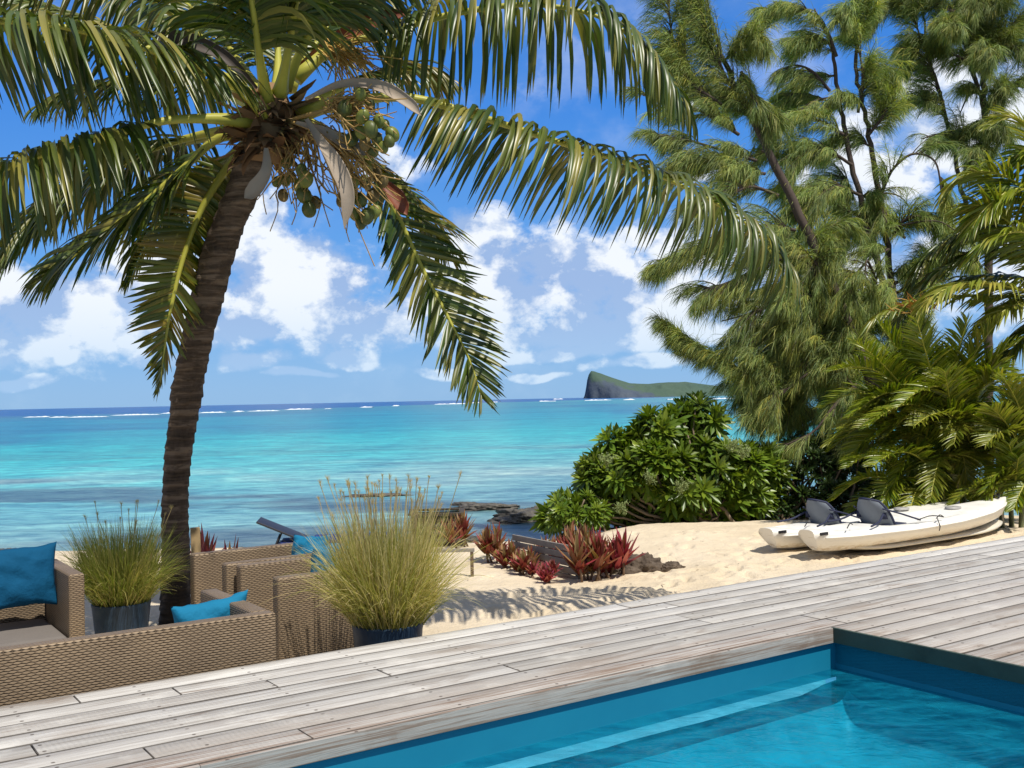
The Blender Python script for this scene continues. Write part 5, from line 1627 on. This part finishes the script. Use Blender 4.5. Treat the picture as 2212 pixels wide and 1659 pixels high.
def grass_pot(c, ztop, r, label, seed, h, n, mat, spread=1.0, npl=30):
    zb = sz(c.x, c.y) - 0.02
    o = thing('potted_grass', Vector((c.x, c.y, zb)), label, 'potted plant', 'potted fountain grasses')
    H = ztop - zb
    pr = [(0, 0.80), (0.02, 0.82), (0.5, 0.91), (0.93, 1.0), (0.96, 1.02), (0.995, 1.02), (1.0, 1.0), (1.0, 0.93), (0.96, 0.91), (0.86, 0.88)]
    an = np.arange(40) / 40 * 2 * pi
    P = np.array([[(c.x + r * q * cos(a), c.y + r * q * sin(a), zb + H * z) for a in an] for z, q in pr])
    mb = MB(); mb.grid(P, closed=True)
    pb = mb.build('pot', potm, o); smooth_by_angle(pb, 40)
    mb = MB(); v = [(c.x, c.y, zb + H * .87)] + [(c.x + r * .9 * cos(a), c.y + r * .9 * sin(a), zb + H * .86) for a in an]
    mb.add(v, [(0, i + 1, (i + 1) % 40 + 1) for i in range(40)])
    mb.build('soil', soil, o)
    rng = np.random.default_rng(seed)
    q = np.sqrt(rng.random(n)); a = rng.uniform(0, 2 * pi, n)
    P = np.stack([c.x + r * .8 * q * np.cos(a), c.y + r * .8 * q * np.sin(a), np.full(n, zb + H * .86)], -1)
    loose = rng.random(n) < 0.42                       # outer blades arch over, the core stands up
    lean = np.where(loose, rng.uniform(.25, .95, n), q * 0.26 + np.abs(rng.normal(0, .08, n))) * spread
    a2 = a + rng.normal(0, 0.5, n)
    D_ = np.stack([np.cos(a2) * lean, np.sin(a2) * lean, np.ones(n)], -1)
    ln = h * np.where(loose, rng.uniform(0.40, 0.98, n), rng.uniform(0.45, 1.05, n))
    k = np.where(loose, rng.uniform(.05, .42, n), rng.uniform(0.005, 0.07, n))
    g = np.stack([np.cos(a2) * 0.3, np.sin(a2) * 0.3, -np.ones(n)], -1) * k[:, None]
    mb = MB()
    strips(mb, P, D_, ln, rng.uniform(0.0030, 0.0056, n), g, rng.normal(0, 1, (n, 3)) * np.array((1, 1, .1)), nseg=8, prof=[.8, .9, 1, 1, .9, .8, .6, .4, .08], rng=rng, jit=0.05)
    mb.build('grass_blades', mat, o)
    # flowering stalks with soft plumes along their upper part
    q = np.sqrt(rng.random(npl)); a = rng.uniform(0, 2 * pi, npl)
    mb = MB()
    for i in range(npl):
        p0 = np.array((c.x + r * .5 * q[i] * cos(a[i]), c.y + r * .5 * q[i] * sin(a[i]), zb + H * .86))
        L_ = h * rng.uniform(0.85, 1.10)
        tip = p0 + np.array((cos(a[i]) * q[i] * .34 + rng.normal(0, .07), sin(a[i]) * q[i] * .3 + rng.normal(0, .07), 1.0)) * L_
        bend = rng.normal(0, .03, 3)
        C_ = catmull([p0, (p0 + tip) / 2 + bend, tip, tip + (tip - p0) * 0.07], 12)
        mb.tube(C_, 0.0022, 4, cap=False)
        kk = 46
        t_ = rng.uniform(7.5, 10.9, kk); i0 = t_.astype(int); f_ = (t_ - i0)[:, None]
        PP = C_[i0] * (1 - f_) + C_[i0 + 1] * f_
        dd = np.stack([rng.normal(0, .55, kk), rng.normal(0, .55, kk), np.full(kk, 1.0)], -1)
        strips(mb, PP, dd, 0.030 if i % 3 else .018, 0.0014, np.array((0, 0, -.05)), rng.normal(0, 1, (kk, 3)), nseg=2, prof=[1, .8, .3])
    mb.build('seed_plumes', plume_mat, o)
    return o


pc = W(838, 1364, 6.18)
grass_pot(pc, 0.0, 0.205, 'big golden fountain grass in a slate pot right behind the deck edge', 41, 0.80, 4600, grass_mat, 0.78, 60)
pc = W(262, 1300, 8.0)
grass_pot(pc, -0.185, 0.212, 'green fountain grass in a dark blue pot between left sofa and palm trunk', 42, 0.70, 4000, grass_g, 0.92, 14)

# ================================================================== KAYAKS AND BOARD
m, t, out = new_mat('white_kayak_plastic')
oc = t.node('ShaderNodeTexCoord').outputs['Object']
n = t.noise(oc, 4, 5, 0.6); n2 = t.noise(t.vm('MULTIPLY', oc, (3, 3, 16)), 3, 7, 0.7)
zz = t.sep(oc)[2]
c = t.mix(n, (0.78, 0.75, 0.68), (0.84, 0.82, 0.76))
c = t.mix(t.maprange(n2, 0.56, 0.70, 0, 0.45), c, (0.50, 0.44, 0.34))
c = t.mix(t.m('MULTIPLY', t.maprange(zz, 0.02, 0.12, 1.0, 0.0), t.maprange(n2, 0.42, 0.58)), c, (0.52, 0.42, 0.28))
principled(t, out, c, t.maprange(n, 0.3, 0.7, 0.32, 0.5), 0.5, n2, 0.1, 0.003)
white_hull = m
black_pl = simple_mat('black_plastic', (0.015, 0.015, 0.018), 0.5, 0.2, 20)
grey_pad = simple_mat('grey_seat_padding', (0.15, 0.17, 0.20), 0.8, 0.15, 12)
navy_web = simple_mat('navy_seat_webbing', (0.02, 0.025, 0.06), 0.7, 0.2, 20)


def kayak(stern, L, zst, bowrise, label, seat_u, dark_hatch=True, yaw=0.0):
    """sit-on-top kayak, stern at `stern` (Vector at keel height), pointing along the deck boards"""
    o = thing('kayak', stern, label, 'kayak', 'white kayaks beside the deck')
    Mx = Matrix.Translation(stern) @ Matrix.Rotation(math.atan2(U.y, U.x) + yaw, 4, 'Z')
    ns, nc = 60, 28
    rows = []
    for i in range(ns):
        q = i / (ns - 1)
        x = q * L
        wid = 0.375 * np.interp(q, [0, .02, .12, .35, .6, .8, .93, .985, 1], [.28, .40, .74, .98, 1.0, .78, .40, .10, .02])
        keel = 0.0 + bowrise * max(0, (q - 0.55) / 0.45) ** 2.0 + 0.03 * max(0, (0.12 - q) / 0.12) ** 2
        top = 0.245 + (bowrise * 1.0 - 0.02) * max(0, (q - 0.35) / 0.65) ** 1.7 + 0.02 * max(0, (.1 - q) / .1)
        top = max(top, keel + 0.02)
        xk = x + (0.14 * (1 - q) ** 8 if q < .3 else -0.10 * max(0, (q - .8) / .2) ** 2)     # raked transom, raked stem
        row = []
        for j in range(nc):
            a = 2 * pi * j / nc
            ca, sa = cos(a), sin(a)
            # superellipse: flattish deck, chined hull
            yy = wid * math.copysign(abs(ca) ** 0.75, ca)
            if sa >= 0:
                zz = keel + (top - keel) * (0.72 + 0.28 * abs(sa) ** 0.55)
                xx = x
            else:
                k = abs(sa) ** 0.85
                zz = keel + (top - keel) * 0.72 * (1 - k)
                yy *= (1 - 0.28 * k)
                xx = x * (1 - k) + xk * k
            # cockpit wells pressed in the deck
            if sa > 0.25:
                for s0, s1, dp in ((seat_u - .10, seat_u + .62, .10), (seat_u + .75, seat_u + 1.35, .07), (.25, seat_u - .42, .05)):
                    if s0 < x < s1 and abs(yy) < wid * .62:
                        zz -= dp * min(1, (x - s0) / .12, (s1 - x) / .12)
            row.append(tuple(Mx @ Vector((xx, yy, zz))))
        rows.append(row)
    mb = MB(); mb.grid(rows, closed=True)
    # close the ends
    for r_ in (rows[0], rows[-1]):
        mb.add(r_, [tuple(range(nc))])
    hb = mb.build('hull', white_hull, o)
    import bmesh
    bm = bmesh.new(); bm.from_mesh(hb.data); bmesh.ops.recalc_face_normals(bm, faces=bm.faces); bm.to_mesh(hb.data); bm.free()
    # gunwale rim
    mb = MB()
    for sd in (1, -1):
        P = []
        for i in range(40):
            q = 0.03 + 0.94 * i / 39
            wid = 0.375 * np.interp(q, [0, .02, .12, .35, .6, .8, .93, .985, 1], [.28, .40, .74, .98, 1.0, .78, .40, .10, .02])
            keel = bowrise * max(0, (q - 0.55) / 0.45) ** 2.0
            top = 0.245 + (bowrise - 0.02) * max(0, (q - 0.35) / 0.65) ** 1.7
            P.append(Mx @ Vector((q * L, sd * (wid + .002), keel + (top - keel) * 0.74)))
        mb.tube(P, 0.011, 6)
    mb.build('gunwale', white_hull, o)
    an = np.arange(14) / 14 * 2 * pi
    for sx_, sy_ in ((seat_u + .12, .12), (seat_u + .12, -.12), (seat_u + .95, .10), (seat_u + .95, -.10)):
        mb = MB()
        mb.grid([[tuple(Mx @ Vector((sx_ + r_ * cos(a), sy_ + r_ * sin(a), z_))) for a in an] for r_, z_ in ((.024, .195), (.024, .205), (.014, .206), (.012, .17))], closed=True)
        mb.build('scupper', black_pl, o)
    # seat back: padded shell leaning back, with side straps
    mb = MB()
    n = 16
    P0 = []
    for i in range(n):
        v_ = i / (n - 1)
        row = []
        for j in range(n):
            h_ = -1 + 2 * j / (n - 1)
            hw = 0.235 * (1 - 0.45 * v_ ** 2.5) * (0.9 + .1 * v_)
            yy = h_ * hw
            cup = 0.10 * h_ ** 2
            zt = 0.22 + 0.30 * v_ - 0.03 * h_ ** 2 * v_
            row.append((seat_u - 0.02 - 0.16 * v_ + cup, yy, zt))
        P0.append(row)
    P0 = np.array(P0)
    thick = np.array((0.045, 0, 0.012))
    full = np.concatenate([P0, (P0 + thick)[:, ::-1]], axis=1)
    PP = np.array([[tuple(Mx @ Vector(p)) for p in r_] for r_ in full])
    mb.grid(PP, closed=True)
    mb.add(PP[-1].reshape(-1, 3), [tuple(range(2 * n))]); mb.add(PP[0].reshape(-1, 3), [tuple(range(2 * n))[::-1]])
    sb = mb.build('seat_back', grey_pad, o)
    mb = MB()
    rim = [P0[i, 0] for i in range(n)] + [P0[-1, j] for j in range(n)] + [P0[i, -1] for i in range(n - 1, -1, -1)]
    mb.tube([Mx @ Vector(tuple(np.array(p) + thick * .5)) for p in rim[::2]], 0.016, 6)
    mb.build('seat_piping', navy_web, sb)
    mb = MB()
    for sd in (1, -1):
        mb.tube(catmull([Mx @ Vector((seat_u - .08, sd * .19, .42)), Mx @ Vector((seat_u + .12, sd * .27, .36)), Mx @ Vector((seat_u + .40, sd * .33, .27))], 10), 0.010, 5)
        mb.tube(catmull([Mx @ Vector((seat_u - .06, sd * .18, .36)), Mx @ Vector((seat_u - .22, sd * .24, .29)), Mx @ Vector((seat_u - .42, sd * .29, .265))], 10), 0.012, 5)
        mb.box((seat_u - .04, sd * .16 - .03, .30), (seat_u + .04, sd * .16 + .03, .37), M=Mx)
    mb.build('seat_straps', navy_web, sb)
    mb = MB()
    mb.box((seat_u - .01, -.20, .205), (seat_u + .34, .20, .235), M=Mx)
    mb.build('seat_pad', navy_web, o, bevel=.01)
    # bungee cords, carry handles, hatch, drain plug
    mb = MB()
    for a, b_ in (((seat_u + .35, -.33), (seat_u + .80, -.36)), ((seat_u + .80, -.36), (seat_u + .62, -.385)), ((.35, -.26), (.65, -.10))):
        p, q = Vector((a[0], a[1], .275)), Vector((b_[0], b_[1], .275))
        mb.tube(catmull([Mx @ p, Mx @ ((p + q) / 2 + Vector((0, 0, .03))), Mx @ q], 8), 0.006, 5)
    mb.tube([Mx @ Vector((seat_u + .66, -.372, .27)), Mx @ Vector((seat_u + .68, -.392, .18)), Mx @ Vector((seat_u + .67, -.385, .13))], 0.006, 5)
    mb.build('bungee_cord', black_pl, o)
    mb = MB()
    zb_ = 0.245 + bowrise * .78
    mb.tube(catmull([Mx @ Vector((L * .935, -.05, zb_ + .01)), Mx @ Vector((L * .955, 0, zb_ + .045)), Mx @ Vector((L * .935, .05, zb_ + .01))], 8), 0.013, 6)
    mb.build('bow_handle', black_pl, o)
    mb = MB()
    mb.box((0.03, -.175, .215), (0.15, -.155, .245), M=Mx)
    mb.build('stern_handle', black_pl, o, bevel=.004)
    mb = MB()
    an = np.arange(24) / 24 * 2 * pi
    for r0, z0 in ((.085, .292), ):
        P = [[tuple(Mx @ Vector((seat_u + 1.55 + r_ * cos(a) * 1.3, r_ * sin(a), zz + bowrise * .12))) for a in an] for r_, zz in ((.085, .270), (.085, .292), (.06, .298), (.01, .298))]
        mb.grid(P, closed=True)
    mb.build('hatch', simple_mat('hatch_grey', (0.35, 0.34, 0.32), .5), o)
    return o


st = W(1742, 1194, 11.15); st.z = -0.42
kayak(st, 3.85, -0.4, 0.13, 'front white kayak with raised bow, resting on the flat board by the deck', 1.14)
st = W(1655, 1198, 11.75); st.z = -0.47
kayak(st, 3.75, -0.47, 0.09, 'rear white kayak lying on the sand behind the front one', 0.95)

bo = W(1772, 1197, 11.35); bo.z = sz(bo.x, bo.y) - 0.01
board_o = None
Mx = Matrix.Translation(bo) @ Matrix.Rotation(math.atan2(U.y, U.x), 4, 'Z')
mb = MB(); rows = []
for i in range(40):
    q = i / 39; L = 3.5
    wid = 0.27 * (1 - abs(2 * q - 1) ** 3.0) ** 0.6 + 0.004
    rk = 0.10 * max(0, (.3 - q) / .3) ** 2 + 0.06 * max(0, (q - .75) / .25) ** 2
    rows.append([tuple(Mx @ Vector((q * L, wid * cos(a), rk + 0.04 + 0.04 * math.copysign(abs(sin(a)) ** .8, sin(a)) * min(1, wid / .12)))) for a in np.arange(20) / 20 * 2 * pi])
mb.grid(rows, closed=True)
pbm = simple_mat('off_white_board', (0.62, 0.58, 0.48), 0.35, 0.08, 4, coat=.2)
tag(mb.build('paddle_board', pbm, loc=tuple(bo)), 'long off-white board lying flat on the sand under the front kayak', 'paddle board')

# coiled rope end hanging from the bow
mb = MB()
mb.tube(catmull([W(2165, 1108, 13.5), W(2168, 1130, 13.5), W(2180, 1150, 13.4), W(2195, 1158, 13.4)], 14), 0.012, 6)
o = mb.build('rope', simple_mat('pale_rope', (0.5, 0.46, 0.38), .9), loc=tuple(W(2165, 1108, 13.5)))
tag(o, 'pale mooring rope hanging from the front kayak bow to the sand', 'rope')

# ================================================================== RED PLANTS, BOARD FENCE, ROCKS
red_mat = leaf_mat('red_sword_leaves', [(0.15, 0.022, 0.028), (0.24, 0.04, 0.045), (0.12, 0.025, 0.02), (0.40, 0.26, 0.12), (0.34, 0.05, 0.08), (0.20, 0.05, 0.03), (0.50, 0.40, 0.22), (0.16, 0.02, 0.03), (0.24, 0.20, 0.06), (0.14, 0.02, 0.02)], 0.4, 0.25, 0.4)
pink_mat = leaf_mat('pink_red_sword_leaves', [(0.34, 0.04, 0.08), (0.24, 0.03, 0.05), (0.42, 0.08, 0.13), (0.20, 0.06, 0.04), (0.46, 0.12, 0.15), (0.28, 0.16, 0.05)], 0.4, 0.25, 0.4)


def red_plant(x, y, d, size, label, seed, mat, heads=3):
    c = W(x, y, d); c.z = sz(c.x, c.y)
    size *= .86
    o = thing('red_leaved_plant', c, label, 'plant', 'red sword-leaved plants round the low board fence')
    rng = np.random.default_rng(seed)
    mb = MB(); sm = MB()
    for k in range(heads):
        h0 = rng.uniform(.15, .9) * size * .55
        p0 = np.array(tuple(c)) + np.array((rng.normal(0, size * .15), rng.normal(0, size * .15), -0.03))
        p1 = p0 + np.array((rng.normal(0, .05), rng.normal(0, .05), h0 + .03))
        sm.tube([np.array(tuple(c)) + (0, 0, -.05), p0 + (0, 0, .02)], 0.02, 6); sm.tube([p0, (p0 + p1) / 2 + rng.normal(0, .01, 3), p1], 0.014, 6)
        n = 19
        a = np.arange(n) * 2.39996
        el_ = np.linspace(0.55, 1.5, n)
        D_ = np.stack([np.cos(a) * np.cos(el_), np.sin(a) * np.cos(el_), np.sin(el_)], -1)
        P = p1 + np.stack([0 * a, 0 * a, np.linspace(-.5, 0, n) * h0], -1)
        wref = np.stack([-np.sin(a), np.cos(a), 0 * a], -1)
        strips(mb, P, D_, size * rng.uniform(.45, .68, n), rng.uniform(.042, .062, n), np.array((0, 0, -.07)), wref, nseg=4, prof=[.7, 1, .9, .6, .05], fold=.5, rng=rng, jit=.04)
    sm.build('stem', simple_mat('plant_stem', (0.16, 0.10, 0.06), .8), o)
    mb.build('leaves', mat, o)
    return o


RP = [
    (1272, 1236, 10.8, .62, 'tall red plant at the right end of the board fence, nearest the deck', red_mat, 6),
    (1312, 1230, 11.0, .62, 'tall pinkish plant next to the rocks, rightmost of the red plants', pink_mat, 6),
    (1290, 1212, 11.5, .72, 'tallest red plant behind the board fence end', red_mat, 4),
    (1240, 1205, 11.6, .62, 'red plant behind the middle of the board fence, left of the tallest', red_mat, 4),
    (1200, 1196, 11.9, .48, 'brownish red plant behind the middle boards', red_mat, 3),
    (1170, 1190, 12.2, .44, 'small brownish plant behind the left boards', red_mat, 3),
    (1070, 1188, 12.3, .50, 'dark red plant at the far left of the row in front of the boards', red_mat, 4),
    (1092, 1198, 11.9, .38, 'yellow-edged red plant second from the left in the front row', red_mat, 4),
    (1120, 1208, 11.6, .36, 'red plant third from the left in the front row', red_mat, 4),
    (1142, 1217, 11.35, .32, 'red plant fourth from the left, before the left boards', red_mat, 4),
    (1162, 1225, 11.05, .28, 'pink plant fifth from the left, in front of the boards', pink_mat, 4),
    (1182, 1234, 10.75, .25, 'pink plant sixth from the left at the foot of the boards', pink_mat, 4),
    (1012, 1165, 14.0, .55, 'orange-red plant beside the dark timber box behind the big grass', red_mat, 3),
    (474, 1205, 10.2, .82, 'pink-red plant behind the wicker chair next to the wooden post', pink_mat, 4),
    (452, 1208, 10.1, .62, 'small red plant partly behind the wooden post', pink_mat, 3),
    (515, 1200, 10.3, .50, 'low orange-red plant right of the pink one behind the armchair', red_mat, 3),
]
for i, (x, y, d, s_, lb, mt, hd) in enumerate(RP):
    red_plant(x, y, d, s_, lb, 60 + i, mt, hd)

# low board fence running back from the sand
fence_wood = simple_mat('grey_fence_wood', (0.25, 0.225, 0.20), 0.85, 0.3, 8)
f0 = Vector((0.66, 10.98, 0)); f1 = Vector((-0.05, 12.15, 0))
fz = sz(f0.x, f0.y) - 0.04
fo = thing('board_fence', Vector((f0.x, f0.y, fz)), 'low grey timber board fence leaning between the red plants', 'fence')
dirv = (f1 - f0); Lf = dirv.length
Mx = Matrix.Translation((f0.x, f0.y, 0)) @ Matrix.Rotation(math.atan2(dirv.y, dirv.x), 4, 'Z')
z = fz
for k in range(5):
    mb = MB()
    mb.box((0.0 + rnd.uniform(0, .02), -0.011, z), (Lf - rnd.uniform(0, .08), 0.011, z + 0.066), M=Mx)
    mb.build('board', fence_wood, fo, smooth=False, bevel=.003)
    z += 0.078
mb = MB()
for q in (0.06, Lf * .5, Lf - .1):
    mb.box((q - .025, -0.05, fz - .1), (q + .025, -0.012, z - .02), M=Mx)
mb.build('fence_posts', fence_wood, fo, smooth=False, bevel=.003)


def rock(x, y, d, rx, ry, rz, label, seed, mat, zoff=0.0, group='dark rocks on the sand', name='rock', z=None):
    c = W(x, y, d); c.z = (sz(c.x, c.y) if z is None else z) + zoff
    n1, n2 = 50, 80
    ph_ = np.linspace(0, pi, n1)[:, None]; th = np.arange(n2)[None] / n2 * 2 * pi
    dx_, dy_, dz_ = np.sin(ph_) * np.cos(th), np.sin(ph_) * np.sin(th), np.cos(ph_) + 0 * th
    nn = fbm(dx_ * 1.4 + seed * 3 + 20, dz_ * 1.4 + dy_ * 1.1 + 15, seed, 4) - .5
    n3 = fbm(dx_ * 5 + seed + 30, dz_ * 5 + dy_ * 4 + 40, seed + 3, 3) - .5
    n4 = fbm(dx_ * 14 + seed + 50, dz_ * 14 + dy_ * 12 + 60, seed + 5, 2) - .5
    r_ = 1 + nn * 1.0 + n3 * 0.35 + n4 * .18
    r_ = np.round(r_ * 7) / 7 * .35 + r_ * .65
    P = np.stack([dx_ * r_ * rx, dy_ * r_ * ry, dz_ * r_ * rz], -1) + np.array(tuple(c))
    mb = MB(); mb.grid(P, closed=True)
    ob = mb.build(name, mat, loc=tuple(c))
    return tag(ob, label, 'rock', group)


m, t, out = new_mat('dark_basalt')
oc = t.node('ShaderNodeTexCoord').outputs['Object']
n = t.noise(oc, 9, 7, 0.7)
principled(t, out, t.ramp(n, [(0.3, (0.05, 0.036, 0.026)), (0.55, (0.13, 0.10, 0.075)), (0.75, (0.24, 0.19, 0.14))]), 0.9, 0.2, n, 0.9, 0.03)
basalt = m
m, t, out = new_mat('wet_shore_rock')
oc = t.node('ShaderNodeTexCoord').outputs['Object']
n = t.noise(oc, 5, 7, 0.7)
principled(t, out, t.ramp(n, [(0.3, (0.035, 0.033, 0.030)), (0.55, (0.11, 0.10, 0.085)), (0.75, (0.22, 0.20, 0.16))]), 0.75, 0.35, n, 0.9, 0.05)
wet = m
rock(1392, 1208, 11.3, .27, .20, .19, 'biggest brown boulder half sunk in the sand right of the red plants', 1, basalt)
rock(1450, 1211, 11.2, .13, .08, .07, 'small flat stone right of the biggest boulder', 2, basalt)
rock(1352, 1195, 11.8, .26, .14, .11, 'long dark rock behind and left of the biggest boulder', 3, basalt)
rock(1349, 1210, 11.3, .13, .10, .10, 'small dark rock between red plants and biggest boulder', 4, basalt)
rock(1325, 1200, 11.6, .12, .10, .09, 'rock wedged against the rightmost red plant', 5, basalt)
# rocks at the waterline
SH = [(1055, 1105, 24, .75, .5, .14, 'flat dark reef rock in the shallows, farthest left of the pair'), (1150, 1118, 21.8, .85, .7, .22, 'broad dark reef rock in the shallows by the bush'),
      (1175, 1112, 22.6, .7, .6, .20, 'reef rock just behind the broad one'), (1100, 1125, 21.2, .35, .3, .10, 'small wet rock off the near end of the broad reef rock'),
      (1030, 1160, 18.2, .30, .3, .13, 'dark shoreline rock behind the leftmost red plants'), (1050, 1168, 17.4, .28, .25, .12, 'dark shoreline rock close to the leftmost red plants'),
      (1035, 1175, 16.6, .22, .2, .10, 'small rock at the sand edge by the timber box'), (820, 1080, 28, .9, .5, .07, 'low reef rock just breaking the water behind the grass plumes'),
      (1010, 1098, 25, .4, .3, .09, 'small reef rock left of the flat dark one')]
for i, (x, y, d, a, b_, c_, lb) in enumerate(SH):
    rock(x, y, d, a, b_, c_, lb, 20 + i, wet, zoff=0.0, group='dark reef rocks at the waterline', z=(SEA_Z - 0.02) if d > 17.9 else None)
rng = np.random.default_rng(8)
k = 0
WL = ['dark stone on the waterline at the left edge', 'low stone on the waterline left of the left grass', 'dark stone on the waterline behind the left grass', 'stone on the waterline just left of the palm trunk', 'dark stone on the waterline right of the wooden post', 'flat stone on the waterline above the pink plant',
      'stone on the waterline between pink plant and lounger', 'dark stone behind the lounger backrest tip', 'low dark stone left of the lounger frame', 'stone on the waterline behind the blue lounger cushion', 'dark stone on the waterline seen through the big grass', 'last stone on the waterline left of the timber box']
for x, lb in zip((30, 95, 190, 320, 470, 520, 560, 600, 640, 710, 800, 900), WL):
    rock(x + rng.normal(0, 6), 1190, 17.8 + rng.uniform(-.3, .3), rng.uniform(.18, .42), rng.uniform(.15, .25), rng.uniform(.05, .10), lb, 40 + k, wet, z=SEA_Z + .0, group='small stones along the waterline')
    k += 1

# ================================================================== POST, LOUNGER, TIMBER BOX, LOW RAIL
post_wood = simple_mat('brown_post_wood', (0.34, 0.24, 0.12), 0.8, 0.3, 9)
b = W(424, 1250, 9.7); b.z = sz(b.x, b.y)
po = thing('wooden_post', b, 'brown timber post standing just right of the palm trunk', 'post')
mb = MB()
Mx = Matrix.Translation((b.x, b.y, 0)) @ Matrix.Rotation(radians(20), 4, 'Z') @ Matrix.Rotation(radians(-1.5), 4, 'Y')
mb.box((-.042, -.042, b.z - .1), (.042, .042, .17), M=Mx)
mb.build('post', post_wood, po, smooth=False, bevel=.005)
mb = MB(); mb.tube([Mx @ Vector((.042, -.02, .12)), Mx @ Vector((.055, -.02, .12))], .009, 8)
mb.build('bolt', black_pl, po)

# reclining sun lounger
lc = W(672, 1183, 15.2); lc.z = sz(lc.x, lc.y)
lo = thing('sun_lounger', lc, 'dark sun lounger with raised backrest and blue mattress near the waterline', 'sun lounger')
lc = lc + Vector((-.12, 0, -.10))
ML = Matrix.Translation(lc) @ Matrix.Rotation(radians(8), 4, 'Z')
dark_frame = simple_mat('dark_lounger_frame', (0.02, 0.02, 0.025), .5, .2, 10)
navy = simple_mat('navy_mattress', (0.012, 0.03, 0.16), .8, .2, 8)
mb = MB()
for y in (-.32, .32):
    mb.box((-.35, y - .02, .14), (1.35, y + .02, .18), M=ML)
mb.box((1.31, -.298, .14), (1.35, .298, .178), M=ML); mb.box((-.35, -.298, .14), (-.31, .298, .178), M=ML)
mb.build('frame', dark_frame, lo, smooth=False, bevel=.005)
for x in (-.25, 1.2):
    for y in (-.30, .30):
        mb = MB(); mb.box((x - .02, y - .02, -.03), (x + .02, y + .02, .139), M=ML)
        mb.build('leg', dark_frame, lo, smooth=False, bevel=.004)
MR = ML @ Matrix.Translation((.12, 0, .18)) @ Matrix.Rotation(radians(24), 4, 'Y')
mb = MB(); mb.box((-.82, -.31, 0.0), (0, .31, .028), M=MR)
mb.build('backrest', dark_frame, lo, bevel=.008)
for y in (-.25, .25):
    mb = MB()
    mb.tube([ML @ Vector((-.42, y, .05)), ML @ Vector((-.30, y, .34))], .014, 6)
    mb.build('backrest_prop', dark_frame, lo)
mb = MB(); mb.box((.16, -.30, .182), (1.34, .30, .25), M=ML)
mb.build('mattress', navy, lo, bevel=.02)
mb = MB(); mb.box((-.30, -.28, .182), (.08, .28, .22), M=ML)
mb.build('folded_towel', navy, lo, bevel=.012)

# dark timber box behind the big grass
bc = W(945, 1170, 14.6); bc.z = sz(bc.x, bc.y)
xo = thing('timber_planter', bc, 'dark timber planter box behind the big golden grass', 'planter')
MX = Matrix.Translation((bc.x, bc.y, 0)) @ Matrix.Rotation(radians(4), 4, 'Z')
dw = simple_mat('dark_timber', (0.055, 0.042, 0.028), .8, .4, 7)
z0 = bc.z - .05; H = W(945, 1108, 14.6).z
mb = MB(); nb = 5; hh_ = (H - z0) / nb
for k in range(nb):
    mb.box((-.36, -.30, z0 + k * hh_), (.36, -.27, z0 + (k + 1) * hh_ - .012), M=MX)
    mb.box((-.36, .27, z0 + k * hh_), (.36, .30, z0 + (k + 1) * hh_ - .012), M=MX)
    for sx in (-.36, .33):
        mb.box((sx, -.268, z0 + k * hh_), (sx + .03, .268, z0 + (k + 1) * hh_ - .012), M=MX)
mb.build('side_boards', dw, xo, smooth=False)
mb = MB()
mb.box((-.39, -.33, H + .002), (.39, -.25, H + .03), M=MX); mb.box((-.39, .25, H + .002), (.39, .33, H + .03), M=MX)
mb.box((-.39, -.248, H + .002), (-.31, .248, H + .03), M=MX); mb.box((.31, -.248, H + .002), (.39, .248, H + .03), M=MX)
mb.build('top_rim', dw, xo, smooth=False, bevel=.004)
mb = MB(); mb.box((-.328, -.266, z0), (.328, .266, H - .06), M=MX)
mb.build('soil', soil, xo)

# low sand-side rail and short post
p = G(1020, 1238, -0.56); p.z = sz(p.x, p.y)
ro = thing('low_rail', p, 'short weathered rail with a single post right of the big grass', 'rail')
mb = MB(); MX = Matrix.Translation((p.x, p.y, 0)) @ Matrix.Rotation(radians(2), 4, 'Z')
mb.box((-.018, -.018, p.z - .08), (.018, .018, p.z + .262), M=MX)
mb.build('post', simple_mat('peeling_post', (0.13, 0.085, 0.055), .9, .5, 25), ro, smooth=False, bevel=.003)
mb = MB(); mb.box((-.75, -.02, p.z + .265), (.03, .02, p.z + .30), M=MX)
mb.build('rail', fence_wood, ro, smooth=False, bevel=.003)

# fallen leaves and small debris on the sand
rng = np.random.default_rng(15)
mb = MB()
n = 90
xs = rng.uniform(-1, 6, n); ys = rng.uniform(8.5, 14, n)
P = np.stack([xs, ys, sand_z(xs, ys) + .006], -1)
a = rng.uniform(0, 2 * pi, n)
strips(mb, P, np.stack([np.cos(a), np.sin(a), 0 * a], -1), rng.uniform(.02, .07, n), .018, np.array((0, 0, 0.0)), np.stack([-np.sin(a), np.cos(a), 0 * a], -1), nseg=2, prof=[.3, 1, .1])
tag(mb.build('leaf_litter', simple_mat('dry_leaf', (0.12, 0.07, 0.035), .9)), 'scattered dry leaf litter on the open sand', 'leaf litter', kind='stuff')
